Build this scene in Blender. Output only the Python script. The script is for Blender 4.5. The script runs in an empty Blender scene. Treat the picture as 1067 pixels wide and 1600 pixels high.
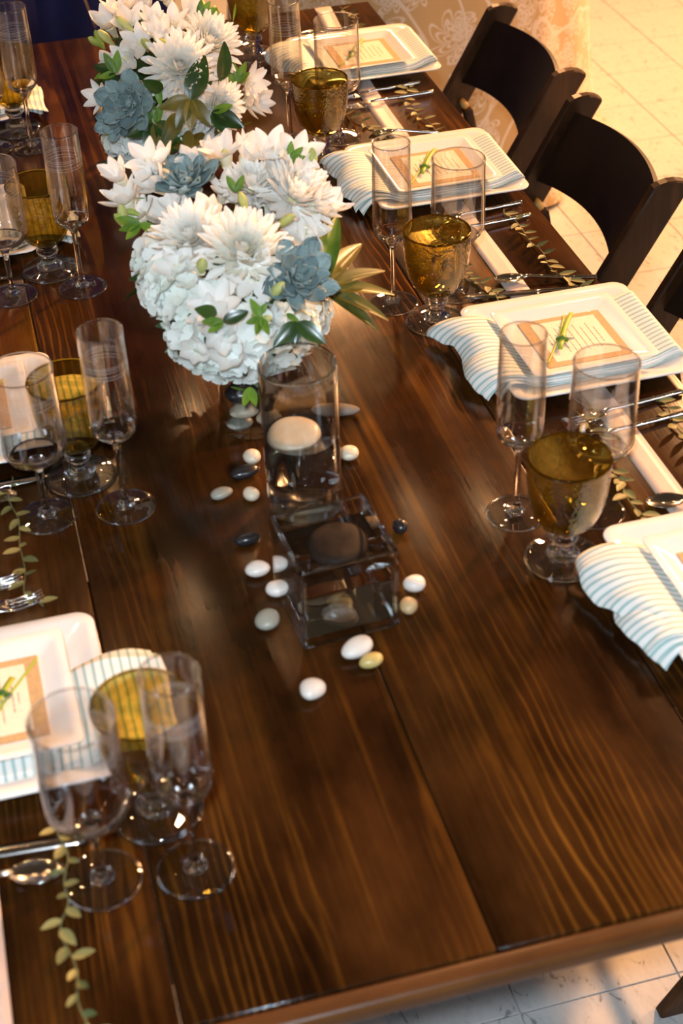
import bpy, bmesh, math, random
from mathutils import Vector, Matrix, Euler

random.seed(7)
SC = bpy.context.scene
COL = SC.collection
PI = math.pi
T = 0.76                       # height of the table top
def V(*a): return Vector(a)

# ------------------------------------------------------------------ camera
def build_camera():
    f, yaw, pitch, roll = 2404.2595, 0.23388135, 0.65742614, -0.04338074
    cy, sy, cp, sp = math.cos(yaw), math.sin(yaw), math.cos(pitch), math.sin(pitch)
    fwd = V(sy*cp, cy*cp, -sp); right = V(cy, -sy, 0); up = right.cross(fwd)
    c, s = math.cos(roll), math.sin(roll)
    r2 = right*c + up*s; u2 = up*c - right*s
    cam = bpy.data.cameras.new('camera'); o = bpy.data.objects.new('camera', cam); COL.objects.link(o)
    m = Matrix((r2, u2, -fwd)).transposed().to_4x4(); m.translation = V(0, 0, T+1.176)
    o.matrix_world = m
    cam.sensor_fit = 'VERTICAL'; cam.sensor_height = 36.0; cam.lens = f/1600*36
    cam.clip_start = 0.05; cam.clip_end = 60
    cam.dof.use_dof = True; cam.dof.focus_distance = 2.45; cam.dof.aperture_fstop = 5.2
    SC.camera = o
build_camera()

# ------------------------------------------------------------------ world, lamps, exposure
w = bpy.data.worlds.new('world'); SC.world = w; w.use_nodes = True
w.node_tree.nodes['Background'].inputs[0].default_value = (1.0, 0.72, 0.48, 1)
w.node_tree.nodes['Background'].inputs[1].default_value = 0.035
def lamp(name, kind, loc, energy, color, aim=None, size=0.3, spot=None, blend=.4):
    l = bpy.data.lights.new(name, kind); o = bpy.data.objects.new(name, l); COL.objects.link(o)
    o.location = loc; l.energy = energy; l.color = color
    if kind == 'AREA': l.shape = 'DISK'; l.size = size
    else: l.shadow_soft_size = size
    if kind == 'SPOT': l.spot_size = spot; l.spot_blend = blend
    if aim is not None:
        d = V(*aim)-V(*loc); o.rotation_euler = d.to_track_quat('-Z', 'Y').to_euler()
    return o
WARM = (1.0, 0.485, 0.195)
lamp('stage_lamp', 'SPOT', (5.6, 6.2, 4.2), 3500, WARM, (1.75, 3.2, .5), .24, math.radians(60), 1.0)
lamp('side_lamp', 'AREA', (5.2, 2.0, 4.0), 175, WARM, (1.0, 1.8, T), .5)
lamp('far_wall_lamp', 'AREA', (2.35, 9.4, 4.2), 230, WARM, (.6, 2.4, T), .4)
lamp('camera_flash', 'AREA', (-0.06, -0.06, T+1.36), 30, (0.76, 0.88, 1.0), (0.35, 1.7, T), .09)
lamp('cool_side_fill', 'AREA', (-4.5, -2.5, 2.6), 45, (0.72, 0.84, 1.0), (0.3, 1.7, T), 1.5)  # unseen cool fill, added behind the camera for bluish edges on the glass
lamp('cool_side_fill', 'AREA', (4.5, -3.0, 2.6), 40, (0.72, 0.84, 1.0), (0.3, 1.7, T), 1.5)  # matching added fill from the other side
for x, y in ((-1.6, 2.4), (-0.7, 2.9), (0.2, 3.3), (1.1, 3.6), (2.0, 3.8), (-1.2, 0.4), (2.6, 0.6), (0.9, 5.0), (-2.2, 1.4), (3.0, 2.2), (-0.4, 4.6), (1.6, -.6)):
    lamp('ceiling_bulb', 'POINT', (x, y, 3.3), 9, (1.0, 0.56, 0.25), None, .026)
SC.view_settings.view_transform = 'Standard'; SC.view_settings.look = 'None'
SC.view_settings.exposure = 0.38; SC.view_settings.gamma = 1.0
try: SC.view_settings.use_curve_mapping = False
except Exception: pass
cy_ = SC.cycles
cy_.max_bounces = 16; cy_.transmission_bounces = 16; cy_.glossy_bounces = 8; cy_.diffuse_bounces = 4
cy_.transparent_max_bounces = 16
cy_.caustics_refractive = True; cy_.caustics_reflective = False
cy_.sample_clamp_indirect = 6.0; cy_.blur_glossy = 0.3
cy_.use_denoising = True

# ------------------------------------------------------------------ object helpers
def link(name, me, parent=None, loc=None, rot=None, scale=None):
    o = bpy.data.objects.new(name, me); COL.objects.link(o)
    if parent is not None: o.parent = parent
    if loc is not None: o.location = loc
    if rot is not None: o.rotation_euler = rot
    if scale is not None: o.scale = scale if hasattr(scale, '__len__') else (scale,)*3
    return o
def tag(o, label, cat, group=None):
    o['label'] = label; o['category'] = cat
    if group: o['group'] = group
    return o
def thing(name, label, cat, loc=(0, 0, 0), rz=0, group=None):
    return tag(link(name, None, None, loc, (0, 0, rz)), label, cat, group)
def structure(o): o['kind'] = 'structure'; return o
def mesh(name, v, f, mat, smooth=True):
    me = bpy.data.meshes.new(name); me.from_pydata([tuple(p) for p in v], [], f); me.update()
    if mat: me.materials.append(mat)
    if smooth: me.polygons.foreach_set('use_smooth', [True]*len(me.polygons))
    return me
def dup_tree(root, loc, rz, label=None):
    r = root.copy(); COL.objects.link(r); r.location = loc; r.rotation_euler = (0, 0, rz)
    if label: r['label'] = label
    for ch in list(root.children):
        c = ch.copy(); COL.objects.link(c); c.parent = r
        for g in list(ch.children):
            d = g.copy(); COL.objects.link(d); d.parent = c
    return r
def join(parts):
    v, f = [], []
    for pv, pf in parts:
        b = len(v); v += [tuple(p) for p in pv]; f += [tuple(i+b for i in q) for q in pf]
    return v, f
def xf(part, m): return [m @ Vector(p) for p in part[0]], part[1]
def lathe(prof, n=40):
    v, f, rings = [], [], []
    for r, z in prof:
        if abs(r) < 1e-7: rings.append([len(v)]); v.append((0, 0, z))
        else:
            rings.append(list(range(len(v), len(v)+n)))
            v += [(r*math.cos(2*PI*i/n), r*math.sin(2*PI*i/n), z) for i in range(n)]
    for a, b in zip(rings, rings[1:]):
        for i in range(n):
            j = (i+1) % n
            if len(a) == 1 and len(b) == 1: continue
            if len(a) == 1: f.append((a[0], b[j], b[i]))
            elif len(b) == 1: f.append((a[i], a[j], b[0]))
            else: f.append((a[i], a[j], b[j], b[i]))
    return v, f
def smooth_profile(pts, sub=4):
    out = []
    n = len(pts)
    for i in range(n-1):
        p0, p1, p2, p3 = pts[max(i-1, 0)], pts[i], pts[i+1], pts[min(i+2, n-1)]
        for k in range(sub):
            t = k/sub
            q = []
            for a in range(len(p1)):
                q.append(.5*((2*p1[a]) + (-p0[a]+p2[a])*t + (2*p0[a]-5*p1[a]+4*p2[a]-p3[a])*t*t + (-p0[a]+3*p1[a]-3*p2[a]+p3[a])*t**3))
            out.append(tuple(q))
    out.append(tuple(pts[-1]))
    return out
def tube(path, radii, n=8, cap=True, flat=1.0):
    P = [Vector(p) for p in path]
    if not hasattr(radii, '__len__'): radii = [radii]*len(P)
    v, f = [], []
    t0 = (P[1]-P[0]).normalized(); ref = V(0, 0, 1) if abs(t0.z) < .9 else V(1, 0, 0)
    side = t0.cross(ref).normalized()
    for i, p in enumerate(P):
        t = (P[min(i+1, len(P)-1)]-P[max(i-1, 0)]).normalized()
        side = (side - t*side.dot(t)).normalized(); up = side.cross(t)
        for k in range(n):
            a = 2*PI*k/n
            v.append(p + side*math.cos(a)*radii[i] + up*math.sin(a)*radii[i]*flat)
    for i in range(len(P)-1):
        for k in range(n):
            f.append((i*n+k, i*n+(k+1) % n, (i+1)*n+(k+1) % n, (i+1)*n+k))
    if cap: f += [tuple(range(n))[::-1], tuple(range((len(P)-1)*n, len(P)*n))]
    return v, f
def bevel_box(lo, hi, b=.003, seg=2):
    bm = bmesh.new(); bmesh.ops.create_cube(bm, size=1)
    lo, hi = Vector(lo), Vector(hi)
    for q in bm.verts: q.co = Vector([lo[i]+(q.co[i]+.5)*(hi[i]-lo[i]) for i in range(3)])
    if b: bmesh.ops.bevel(bm, geom=list(bm.edges), offset=b, segments=seg, affect='EDGES', profile=.5)
    bm.verts.index_update()
    out = [tuple(q.co) for q in bm.verts], [tuple(q.index for q in p.verts) for p in bm.faces]
    bm.free(); return out
def sheet(grid, t, nrm=(0, 0, 1)):
    """a thick sheet from a grid of points (rows of equal length)"""
    n, m = len(grid), len(grid[0]); nv = Vector(nrm)*t
    v = [Vector(p) for r in grid for p in r]; v += [p-nv for p in v]
    f, o = [], n*m
    for i in range(n-1):
        for j in range(m-1):
            a, b, c, d = i*m+j, i*m+j+1, (i+1)*m+j+1, (i+1)*m+j
            f += [(a, b, c, d), (o+d, o+c, o+b, o+a)]
    for i in range(n-1):
        a, b = i*m, (i+1)*m; f.append((a, b, b+o, a+o))
        a, b = i*m+m-1, (i+1)*m+m-1; f.append((b, a, a+o, b+o))
    for j in range(m-1):
        f.append((j+1, j, j+o, j+1+o)); a = (n-1)*m+j; f.append((a, a+1, a+1+o, a+o))
    return v, f
def frame(n, spin=0.0):
    z = Vector(n).normalized(); x = V(0, 0, 1).cross(z)
    if x.length < .05: x = V(1, 0, 0)
    x.normalize(); y = z.cross(x)
    return Matrix((x, y, z)).transposed().to_4x4() @ Matrix.Rotation(spin, 4, 'Z')
def place(o, p, n, spin=0.0, s=1.0):
    m = Matrix.Translation(Vector(p)) @ frame(n, spin) @ Matrix.Scale(s, 4)
    o.matrix_local = m; return o

# ------------------------------------------------------------------ materials
class NT:
    def __init__(s, name):
        s.m = bpy.data.materials.new(name); s.m.use_nodes = True; s.t = s.m.node_tree; s.t.nodes.clear()
        s.out = s.n('ShaderNodeOutputMaterial')
    def n(s, kind, ins=None, **kw):
        q = s.t.nodes.new(kind)
        for k, v in kw.items(): setattr(q, k, v)
        for k, v in (ins or {}).items():
            if isinstance(v, bpy.types.NodeSocket): s.t.links.new(v, q.inputs[k])
            else: q.inputs[k].default_value = v
        return q
    def math(s, op, a, b=None, c=None):
        ins = {0: a}
        if b is not None: ins[1] = b
        if c is not None: ins[2] = c
        return s.n('ShaderNodeMath', ins, operation=op).outputs[0]
    def ramp(s, fac, stops, mode='LINEAR'):
        q = s.n('ShaderNodeValToRGB', {0: fac}); e = q.color_ramp; e.interpolation = mode
        while len(e.elements) < len(stops): e.elements.new(.5)
        for el, (p, c) in zip(e.elements, stops): el.position = p; el.color = tuple(c)+(1,)
        return q.outputs[0]
    def mix(s, fac, a, b, mode='MIX'):
        q = s.n('ShaderNodeMix', {0: fac, 6: a, 7: b}, data_type='RGBA', blend_type=mode); return q.outputs[2]
    def noise(s, vec, scale, detail=3, rough=.5, dist=0.0):
        return s.n('ShaderNodeTexNoise', {'Vector': vec, 'Scale': scale, 'Detail': detail, 'Roughness': rough, 'Distortion': dist}).outputs[0]
    def bump(s, h, strength=.2, dist=.001):
        return s.n('ShaderNodeBump', {'Height': h, 'Strength': strength, 'Distance': dist}).outputs[0]
    def obj(s): return s.n('ShaderNodeTexCoord').outputs['Object']
    def mapping(s, vec, scale, loc=(0, 0, 0), rot=(0, 0, 0)):
        return s.n('ShaderNodeMapping', {'Vector': vec, 'Scale': scale, 'Location': loc, 'Rotation': rot}).outputs[0]
    def pbr(s, col, rough=.5, **kw):
        ins = {'Base Color': col if isinstance(col, bpy.types.NodeSocket) else tuple(col)+(1,), 'Roughness': rough}
        ins.update(kw); q = s.n('ShaderNodeBsdfPrincipled', ins)
        s.t.links.new(q.outputs[0], s.out.inputs[0]); return q
    def end(s, sh): s.t.links.new(sh, s.out.inputs[0]); return s.m
def plain(name, col, rough=.5, noise=0.0, scale=40, **kw):
    t = NT(name)
    if noise:
        f = t.noise(t.obj(), scale, 4)
        c = t.ramp(f, [(.3, [x*(1-noise) for x in col]), (.7, [min(1, x*(1+noise)) for x in col])])
        t.pbr(c, rough, **kw)
    else: t.pbr(col, rough, **kw)
    return t.m
def glass(name, col=(1, 1, 1), ior=1.45, rough=0.0):
    t = NT(name)
    return t.end(t.n('ShaderNodeBsdfGlass', {'Color': tuple(col)+(1,), 'IOR': ior, 'Roughness': rough}).outputs[0])
def thin_glass(name, tint=(1, 1, 1), rough=.03, bump=None, body=None, refl=1.0, edge=5.0):
    """thin-walled glass: each wall lets light straight through and mirrors by Fresnel"""
    t = NT(name); gi = {'Roughness': rough, 'Color': (1, 1, 1, 1)}; nr = None
    bf = t.n('ShaderNodeNewGeometry').outputs['Backfacing']
    fi = {'IOR': t.n('ShaderNodeMapRange', {0: bf, 1: 0.0, 2: 1.0, 3: 1.5, 4: 1/1.5}).outputs[0]}
    if bump:
        vo = t.n('ShaderNodeTexVoronoi', {'Vector': t.obj(), 'Scale': bump[0]}, feature='SMOOTH_F1').outputs[0]
        no = t.noise(t.obj(), bump[0]*.3, 2)
        gi['Normal'] = t.bump(t.math('ADD', vo, no), bump[1], .002)
    fr = t.n('ShaderNodeFresnel', fi).outputs[0]
    fc = t.n('ShaderNodeLayerWeight', {'Blend': .5}).outputs['Facing']
    c = t.mix(t.math('POWER', fc, edge), tuple(tint)+(1,), tuple(x*.5 for x in tint)+(1,))
    if bump:
        k = t.ramp(t.noise(t.obj(), bump[0]*.35, 3), [(.3, (.80,)*3), (.7, (1, 1, 1))]); c = t.mix(1.0, c, k, 'MULTIPLY')
    m = t.n('ShaderNodeBsdfTransparent', {'Color': c}).outputs[0]
    if body:
        tl = t.n('ShaderNodeBsdfTranslucent', {'Color': tuple(body[0])+(1,)}).outputs[0]
        m = t.n('ShaderNodeMixShader', {0: body[1], 1: m, 2: tl}).outputs[0]
    gl = t.n('ShaderNodeBsdfGlossy', gi).outputs[0]
    return t.end(t.n('ShaderNodeMixShader', {0: t.math('MULTIPLY', fr, refl), 1: m, 2: gl}).outputs[0])
def leafy(name, c1, c2, rough=.45, trans=.2, scale=60, spec=.4):
    t = NT(name); ri = t.n('ShaderNodeObjectInfo').outputs['Random']
    f = t.math('ADD', t.math('MULTIPLY', t.noise(t.obj(), scale, 3), .7), t.math('MULTIPLY', ri, .5))
    c = t.ramp(f, [(.3, c1), (.8, c2)])
    p = t.pbr(c, rough, **{'Specular IOR Level': spec})
    tr = t.n('ShaderNodeBsdfTranslucent', {'Color': c}).outputs[0]
    return t.end(t.n('ShaderNodeMixShader', {0: trans, 1: p.outputs[0], 2: tr}).outputs[0])
def wood(name, dark, mid, gold, along='Y', freq=55, rough=.3, streak=.5, bumpk=.12, warpk=.09):
    t = NT(name); o = t.obj(); ri = t.n('ShaderNodeObjectInfo').outputs['Random']
    off = t.n('ShaderNodeCombineXYZ', {0: t.math('MULTIPLY', ri, 7.3), 1: t.math('MULTIPLY', ri, 13.7), 2: t.math('MULTIPLY', ri, 3.1)}).outputs[0]
    p = t.n('ShaderNodeVectorMath', {0: o, 1: off}, operation='ADD').outputs[0]
    def st(k): return {'Y': (1, k, 1), 'X': (k, 1, 1), 'Z': (1, 1, k)}[along]
    q = t.mapping(p, st(.09))
    warp = t.math('ADD', t.math('MULTIPLY', t.noise(q, 4.5, 1, .4), warpk), t.math('MULTIPLY', t.noise(t.mapping(p, st(.25)), 14, 3, .5), .035))
    ringc = t.math('ADD', t.n('ShaderNodeSeparateXYZ', {0: q}).outputs['X' if along != 'X' else 'Y'], warp)
    ring = t.math('FRACT', t.math('MULTIPLY', ringc, freq))
    band = t.ramp(ring, [(0, (0, 0, 0)), (.60, (.03,)*3), (.76, (.8,)*3), (.84, (1, 1, 1)), (.92, (.2,)*3), (1, (0, 0, 0))])
    fine = t.noise(t.mapping(p, st(.015)), 240, 3, .6)
    blot = t.noise(t.mapping(p, st(.3)), 8, 4, .6)
    patch = t.ramp(t.noise(t.mapping(p, st(.22)), 7.5, 3, .6), [(.52, (0, 0, 0)), (.68, (1, 1, 1))])
    lines = t.ramp(t.noise(t.mapping(p, st(.018)), 75, 2, .5), [(.52, (0, 0, 0)), (.70, (1, 1, 1))])
    lpatch = t.ramp(t.noise(t.mapping(p, st(.3), (3, 5, 1)), 6, 3, .6), [(.40, (0, 0, 0)), (.62, (1, 1, 1))])
    gfac = t.math('MULTIPLY', t.math('MAXIMUM', t.math('MULTIPLY', band, patch), t.math('MULTIPLY', t.math('MULTIPLY', lines, lpatch), .75)), streak)
    wide = t.ramp(t.noise(t.mapping(p, st(.12)), 12, 3, .5), [(.65, (0, 0, 0)), (.69, (1, 1, 1))])
    gfac = t.math('MAXIMUM', gfac, t.math('MULTIPLY', wide, streak*.62))
    base = t.ramp(t.math('ADD', t.math('MULTIPLY', blot, .8), t.math('MULTIPLY', fine, .25)), [(.32, dark), (.72, mid)])
    col = t.mix(gfac, base, tuple(gold)+(1,))
    cloud = t.ramp(t.noise(t.mapping(p, st(.5)), 7, 5, .62), [(.36, (.36, .34, .33)), (.60, (1, 1, 1))])
    col = t.mix(1.0, col, cloud, 'MULTIPLY')
    kn = t.n('ShaderNodeTexVoronoi', {'Vector': t.mapping(p, st(.55)), 'Scale': 4.0}).outputs[0]
    knot = t.ramp(kn, [(.025, (1, 1, 1)), (.06, (0, 0, 0))])
    col = t.mix(t.math('MULTIPLY', knot, .8), col, tuple(x*.3 for x in dark)+(1,))
    rr = t.n('ShaderNodeMapRange', {0: blot, 1: .3, 2: .7, 3: rough-.03, 4: rough+.08}).outputs[0]
    hb = t.math('ADD', t.math('MULTIPLY', fine, .5), t.math('MULTIPLY', blot, 1.6))
    t.pbr(col, rr, Normal=t.bump(hb, bumpk, .0015), **{'Specular IOR Level': .27})
    return t.m

M = {}
M['table'] = wood('dark_stained_pine', (.0115, .0037, .0010), (.064, .0225, .0046), (.26, .100, .011), 'Y', 78, .15, .58, .2, .2)
M['table_x'] = wood('dark_stained_pine_end', (.03, .011, .004), (.10, .038, .010), (.28, .11, .022), 'X', 62, .3, .35, .16)
M['chair'] = wood('mahogany_stain', (.020, .0075, .0025), (.085, .036, .012), (.13, .058, .019), 'Z', 80, .35, .6, .1, .04)
M['chair_slat'] = plain('mahogany_slat', (.012, .0055, .0028), .38, .3, 20)
M['glass'] = glass('clear_glass', (.995, .995, .995), 1.45)
M['thin'] = thin_glass('thin_clear_glass', (.98, .98, .98), .012, refl=2.1)
M['vase_glass'] = thin_glass('vase_glass', (.96, .97, .965), .012, refl=1.8, edge=3.5)
M['etched'] = plain('etched_lines', (.42, .43, .44), .4)
M['amber'] = thin_glass('amber_bubble_glass', (.86, .78, .40), .04, (300, .45), ((.42, .35, .06), .03), 1.6, 2.2)
M['amber_solid'] = glass('amber_glass_rim', (.72, .62, .22), 1.46)
M['bead'] = plain('glint_bead', (.92, .90, .86), .08, 0, Metallic=1.0)
M['amber_bead'] = plain('amber_bead', (.80, .66, .25), .08, 0, Metallic=1.0)
M['water'] = glass('water', (.995, 1, 1), 1.333)
M['china'] = plain('white_china', (.81, .79, .755), .12, 0, **{'Coat Weight': .5, 'Coat Roughness': .05})
M['kraft'] = plain('kraft_card', (.50, .33, .16), .8, .12, 300)
M['paper'] = plain('cream_paper', (.78, .69, .54), .8, .04, 200)
M['ink'] = plain('menu_ink', (.26, .19, .12), .8)
M['ribbon'] = plain('satin_ribbon', (.52, .41, .35), .42, .05, 30, **{'Sheen Weight': .3})
M['steel'] = plain('polished_steel', (.72, .68, .64), .13, 0, Metallic=1.0)
M['white_petal'] = leafy('white_petal', (.84, .82, .76), (.95, .94, .90), .6, .22, 90, .2)
M['inner_petal'] = leafy('inner_petal', (.90, .89, .79), (.95, .94, .88), .6, .22, 3, .2)
M['cream_petal'] = leafy('cream_petal', (.86, .82, .58), (.93, .90, .72), .6, .22, 90, .2)
M['floret'] = leafy('hydrangea_floret', (.78, .85, .76), (.90, .94, .90), .6, .22, 90, .2)
M['yellow_eye'] = leafy('yellow_eye', (.72, .74, .28), (.85, .82, .45), .7, .1, 200, .2)
M['bud'] = leafy('bud_green', (.30, .42, .05), (.72, .72, .28), .45, .2, 40)
M['succulent'] = leafy('blue_succulent', (.15, .22, .225), (.29, .385, .375), .5, .05, 40)
M['dark_leaf'] = leafy('dark_leaf', (.012, .035, .008), (.035, .085, .015), .28, .12, 40, .5)
M['gold_leaf'] = leafy('olive_gold_leaf', (.06, .075, .012), (.22, .17, .03), .35, .15, 50, .5)
M['fresh_leaf'] = leafy('fresh_leaf', (.05, .14, .015), (.16, .30, .03), .4, .2, 40)
M['vine_leaf'] = leafy('vine_leaf', (.09, .12, .045), (.34, .29, .10), .5, .15, 40)
M['vine_stem'] = plain('vine_stem', (.12, .13, .05), .6)
M['sprig'] = plain('sprig_green', (.33, .42, .03), .5)
M['seam'] = plain('plank_shadow_gap', (.008, .004, .002), .8)
def stone(name, c1, c2, rough=.35, scale=60):
    t = NT(name); f = t.noise(t.obj(), scale, 5, .6)
    t.pbr(t.ramp(f, [(.3, c1), (.7, c2)]), rough); return t.m
M['white_stone'] = stone('white_pebble', (.62, .58, .52), (.80, .77, .72))
M['cream_stone'] = stone('cream_pebble', (.55, .45, .31), (.76, .68, .54))
M['tan_stone'] = stone('tan_pebble', (.42, .28, .12), (.66, .50, .28))
M['yellow_stone'] = stone('yellow_pebble', (.40, .30, .08), (.62, .50, .20))
M['grey_stone'] = stone('grey_pebble', (.22, .22, .18), (.38, .38, .32))
M['black_stone'] = stone('black_pebble', (.008, .008, .010), (.025, .024, .026), .25)
M['drift'] = stone('weathered_wood', (.08, .06, .045), (.36, .30, .24), .7, 90)
M['candle'] = stone('cream_wax', (.60, .47, .33), (.74, .62, .46), .35, 45)
M['dark_candle'] = plain('brown_wax', (.016, .010, .007), .62, .5, 60, **{'Specular IOR Level': .12})
def stripes(name, axis):
    t = NT(name); uv = t.n('ShaderNodeTexCoord').outputs['UV']
    s = t.n('ShaderNodeSeparateXYZ', {0: uv}).outputs[axis]
    s = t.math('ADD', s, t.math('MULTIPLY', t.noise(uv, 14, 2), .006))
    fr = t.math('FRACT', t.math('DIVIDE', s, .0098))
    c = t.ramp(fr, [(0, (.34, .49, .47)), (.25, (.36, .51, .49)), (.36, (.80, .79, .75)), (.92, (.82, .81, .77)), (1, (.34, .49, .47))])
    we = t.noise(t.mapping(uv, (1, 1, 1)), 900, 2)
    t.pbr(c, .85, Normal=t.bump(we, .25, .0006)); return t.m
M['napkin_v'] = stripes('striped_linen', 1); M['napkin_u'] = stripes('striped_linen_across', 0)
def tilemat():
    t = NT('vinyl_tile'); o = t.obj(); ri = t.n('ShaderNodeObjectInfo').outputs['Random']
    geo = t.n('ShaderNodeNewGeometry').outputs['Position']
    speck = t.ramp(t.noise(t.mapping(geo, (1, .5, 1)), 55, 5, .65, 1.2), [(.33, (.22, .22, .215)), (.40, (.48, .47, .45)), (.6, (.53, .515, .49))])
    c = t.mix(t.math('MULTIPLY', ri, .10), speck, (.42, .41, .39, 1))
    t.pbr(c, .34); return t.m
M['tile'] = tilemat()
def lacemat():
    t = NT('floral_lace_over_satin'); uv = t.n('ShaderNodeTexCoord').outputs['UV']
    wv = t.n('ShaderNodeVectorMath', {0: uv, 1: t.n('ShaderNodeVectorMath', {0: t.n('ShaderNodeTexNoise', {'Vector': uv, 'Scale': 9.0}).outputs['Color'], 'Scale': .03}, operation='SCALE').outputs[0]}, operation='ADD').outputs[0]
    def flower(scale, r0, petals, wd):
        vo = t.n('ShaderNodeTexVoronoi', {'Vector': wv, 'Scale': scale, 'Randomness': .75}, voronoi_dimensions='2D')
        d = t.n('ShaderNodeVectorMath', {0: wv, 1: vo.outputs['Position']}, operation='SUBTRACT').outputs[0]
        sp = t.n('ShaderNodeSeparateXYZ', {0: d}); ang = t.math('ARCTAN2', sp.outputs[1], sp.outputs[0])
        r = t.n('ShaderNodeVectorMath', {0: d}, operation='LENGTH').outputs['Value']
        lob = t.math('ABSOLUTE', t.math('COSINE', t.math('MULTIPLY', t.math('ADD', ang, t.math('MULTIPLY', vo.outputs['Distance'], 2.0)), petals/2)))
        res = None
        for k in (1.0, .72, .48, .25):
            e = t.math('ABSOLUTE', t.math('SUBTRACT', r, t.math('MULTIPLY', t.math('ADD', .45, t.math('MULTIPLY', lob, .55)), r0*k)))
            ln = t.math('LESS_THAN', e, wd)
            res = ln if res is None else t.math('MAXIMUM', res, ln)
        return res
    m = t.math('MAXIMUM', flower(6.0, .074, 7, .0034), flower(10.0, .042, 5, .0028))
    ws = t.math('FRACT', t.math('MULTIPLY', t.noise(t.mapping(uv, (1, .7, 1)), 3.3, 1), 7))
    vine = t.math('LESS_THAN', t.math('ABSOLUTE', t.math('SUBTRACT', ws, .5)), .05)
    m = t.math('MAXIMUM', m, vine)
    net = t.noise(uv, 700, 1)
    base = t.mix(t.math('MULTIPLY', net, .25), (.50, .32, .13, 1), (.62, .46, .28, 1))
    c = t.mix(t.math('MULTIPLY', m, .62), base, (.80, .72, .64, 1))
    t.pbr(c, .5, **{'Sheen Weight': .3}); return t.m
M['lace'] = lacemat()
M['navy'] = plain('navy_velvet', (.006, .010, .085), .8, .2, 15)
M['gilt'] = plain('gilt_light_line', (.55, .33, .10), .4)
M['wall'] = plain('tan_wall', (.45, .32, .20), .8, .06, 3)

# ------------------------------------------------------------------ the setting
def box_obj(name, lo, hi, mat, parent=None, b=0.0):
    v, f = bevel_box(lo, hi, b); return link(name, mesh(name, v, f, mat, False), parent)
floor = structure(box_obj('floor', (-6, -4, -.05), (8, 11.0, -.004), M['tile']))
TS = .2444
tv, tf = bevel_box((0, 0, -.004), (TS-.0022, TS-.0022, 0), .0008, 1)
tile_me = mesh('tile', tv, tf, M['tile'], False)
for i in range(-9, 6):
    for j in range(-18, 6):
        x, y = 2.2355+i*TS, 4.398+j*TS
        if (x < .75 and y > 1.5) or (x < .1) or (y < .8 and x > 1.2) or (x > 1.5 and y < 2.2): continue
        link('tile', tile_me, floor, (x, y, 0))
structure(box_obj('wall_back', (-6, 11.0, -.05), (8, 11.1, 5), M['wall']))

# navy drape behind the far end of the table
def drape(name, x0, x1, y, z0, z1, amp, wl, mat, cut=None):
    n = int((x1-x0)/.02); g = []
    for j in range(9):
        z = z0+(z1-z0)*j/8; a = amp*(1.15-.3*j/8)
        g.append([(x0+(x1-x0)*i/n, y+a*math.sin(2*PI*(x0+(x1-x0)*i/n)/wl+.6*math.sin(i*.13))+.4*a*math.sin(i*.41), z) for i in range(n+1)])
    return sheet(g, .006, (0, -1, 0))
dr = link('navy_drape', mesh('navy_drape', *drape('d', -3.2, .66, 4.75, .01, 2.9, .045, .23, M['navy']), M['navy']))
tag(dr, 'navy blue floor-length drape hanging behind the far end of the table', 'drape')
v, f = tube([(.392, 4.67, 2.5), (.388, 4.67, 1.0), (.388, 4.672, .35), (.408, 4.672, .26)], [.0035, .0035, .003, .0012], 6)  # gilt tube stands in for a warm line of light in the drape
link('gilt_light_line', mesh('gilt_light_line', v, f, M['gilt']), dr)['label'] = 'thin gilt strip standing in for light through a gap in the drape'

# round table under a lace cloth
CX, CY_ = 1.235, 4.12
lt = thing('skirted_round_table', 'round table under a floor-length tan cloth with white floral lace', 'table', (CX, CY_, 0))
def lace_cloth():
    n, rows = 160, 22; v, uv = [], []
    for j in range(rows+1):
        h = j/rows; z = .012+.735*h
        for i in range(n+1):
            a = 2*PI*i/n
            fold = math.sin(a*9+.7*math.sin(a*3))*.6+math.sin(a*17+1.3)*.3
            fl = max(0, 1-h*3.2)**2
            r = .475+.055*(1-h)+.02*(1-h)*fold + fl*(.045+.02*fold)
            v.append((r*math.cos(a), r*math.sin(a), z)); uv.append((a*.5, z))
    f = []
    for j in range(rows):
        for i in range(n): a = j*(n+1)+i; f.append((a, a+1, a+n+2, a+n+1))
    b = len(v); v.append((0, 0, .752)); uv.append((0, .8))
    for i in range(n): f.append((rows*(n+1)+i, rows*(n+1)+i+1, b))
    me = mesh('lace_cloth', v, f, M['lace']); ul = me.uv_layers.new(name='UVMap')
    for lp in me.loops: ul.data[lp.index].uv = uv[lp.vertex_index]
    return me
link('lace_cloth', lace_cloth(), lt)
v, f = lathe([(0, .72), (.46, .72), (.465, .735), (.46, .748), (0, .748)], 48)
link('table_board', mesh('table_board', v, f, M['wall']), lt)
v, f = lathe([(0, 0.0), (.22, .0), (.22, .03), (.04, .06), (.035, .72), (0, .72)], 24)
link('pedestal', mesh('pedestal', v, f, M['chair_slat']), lt)

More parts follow.
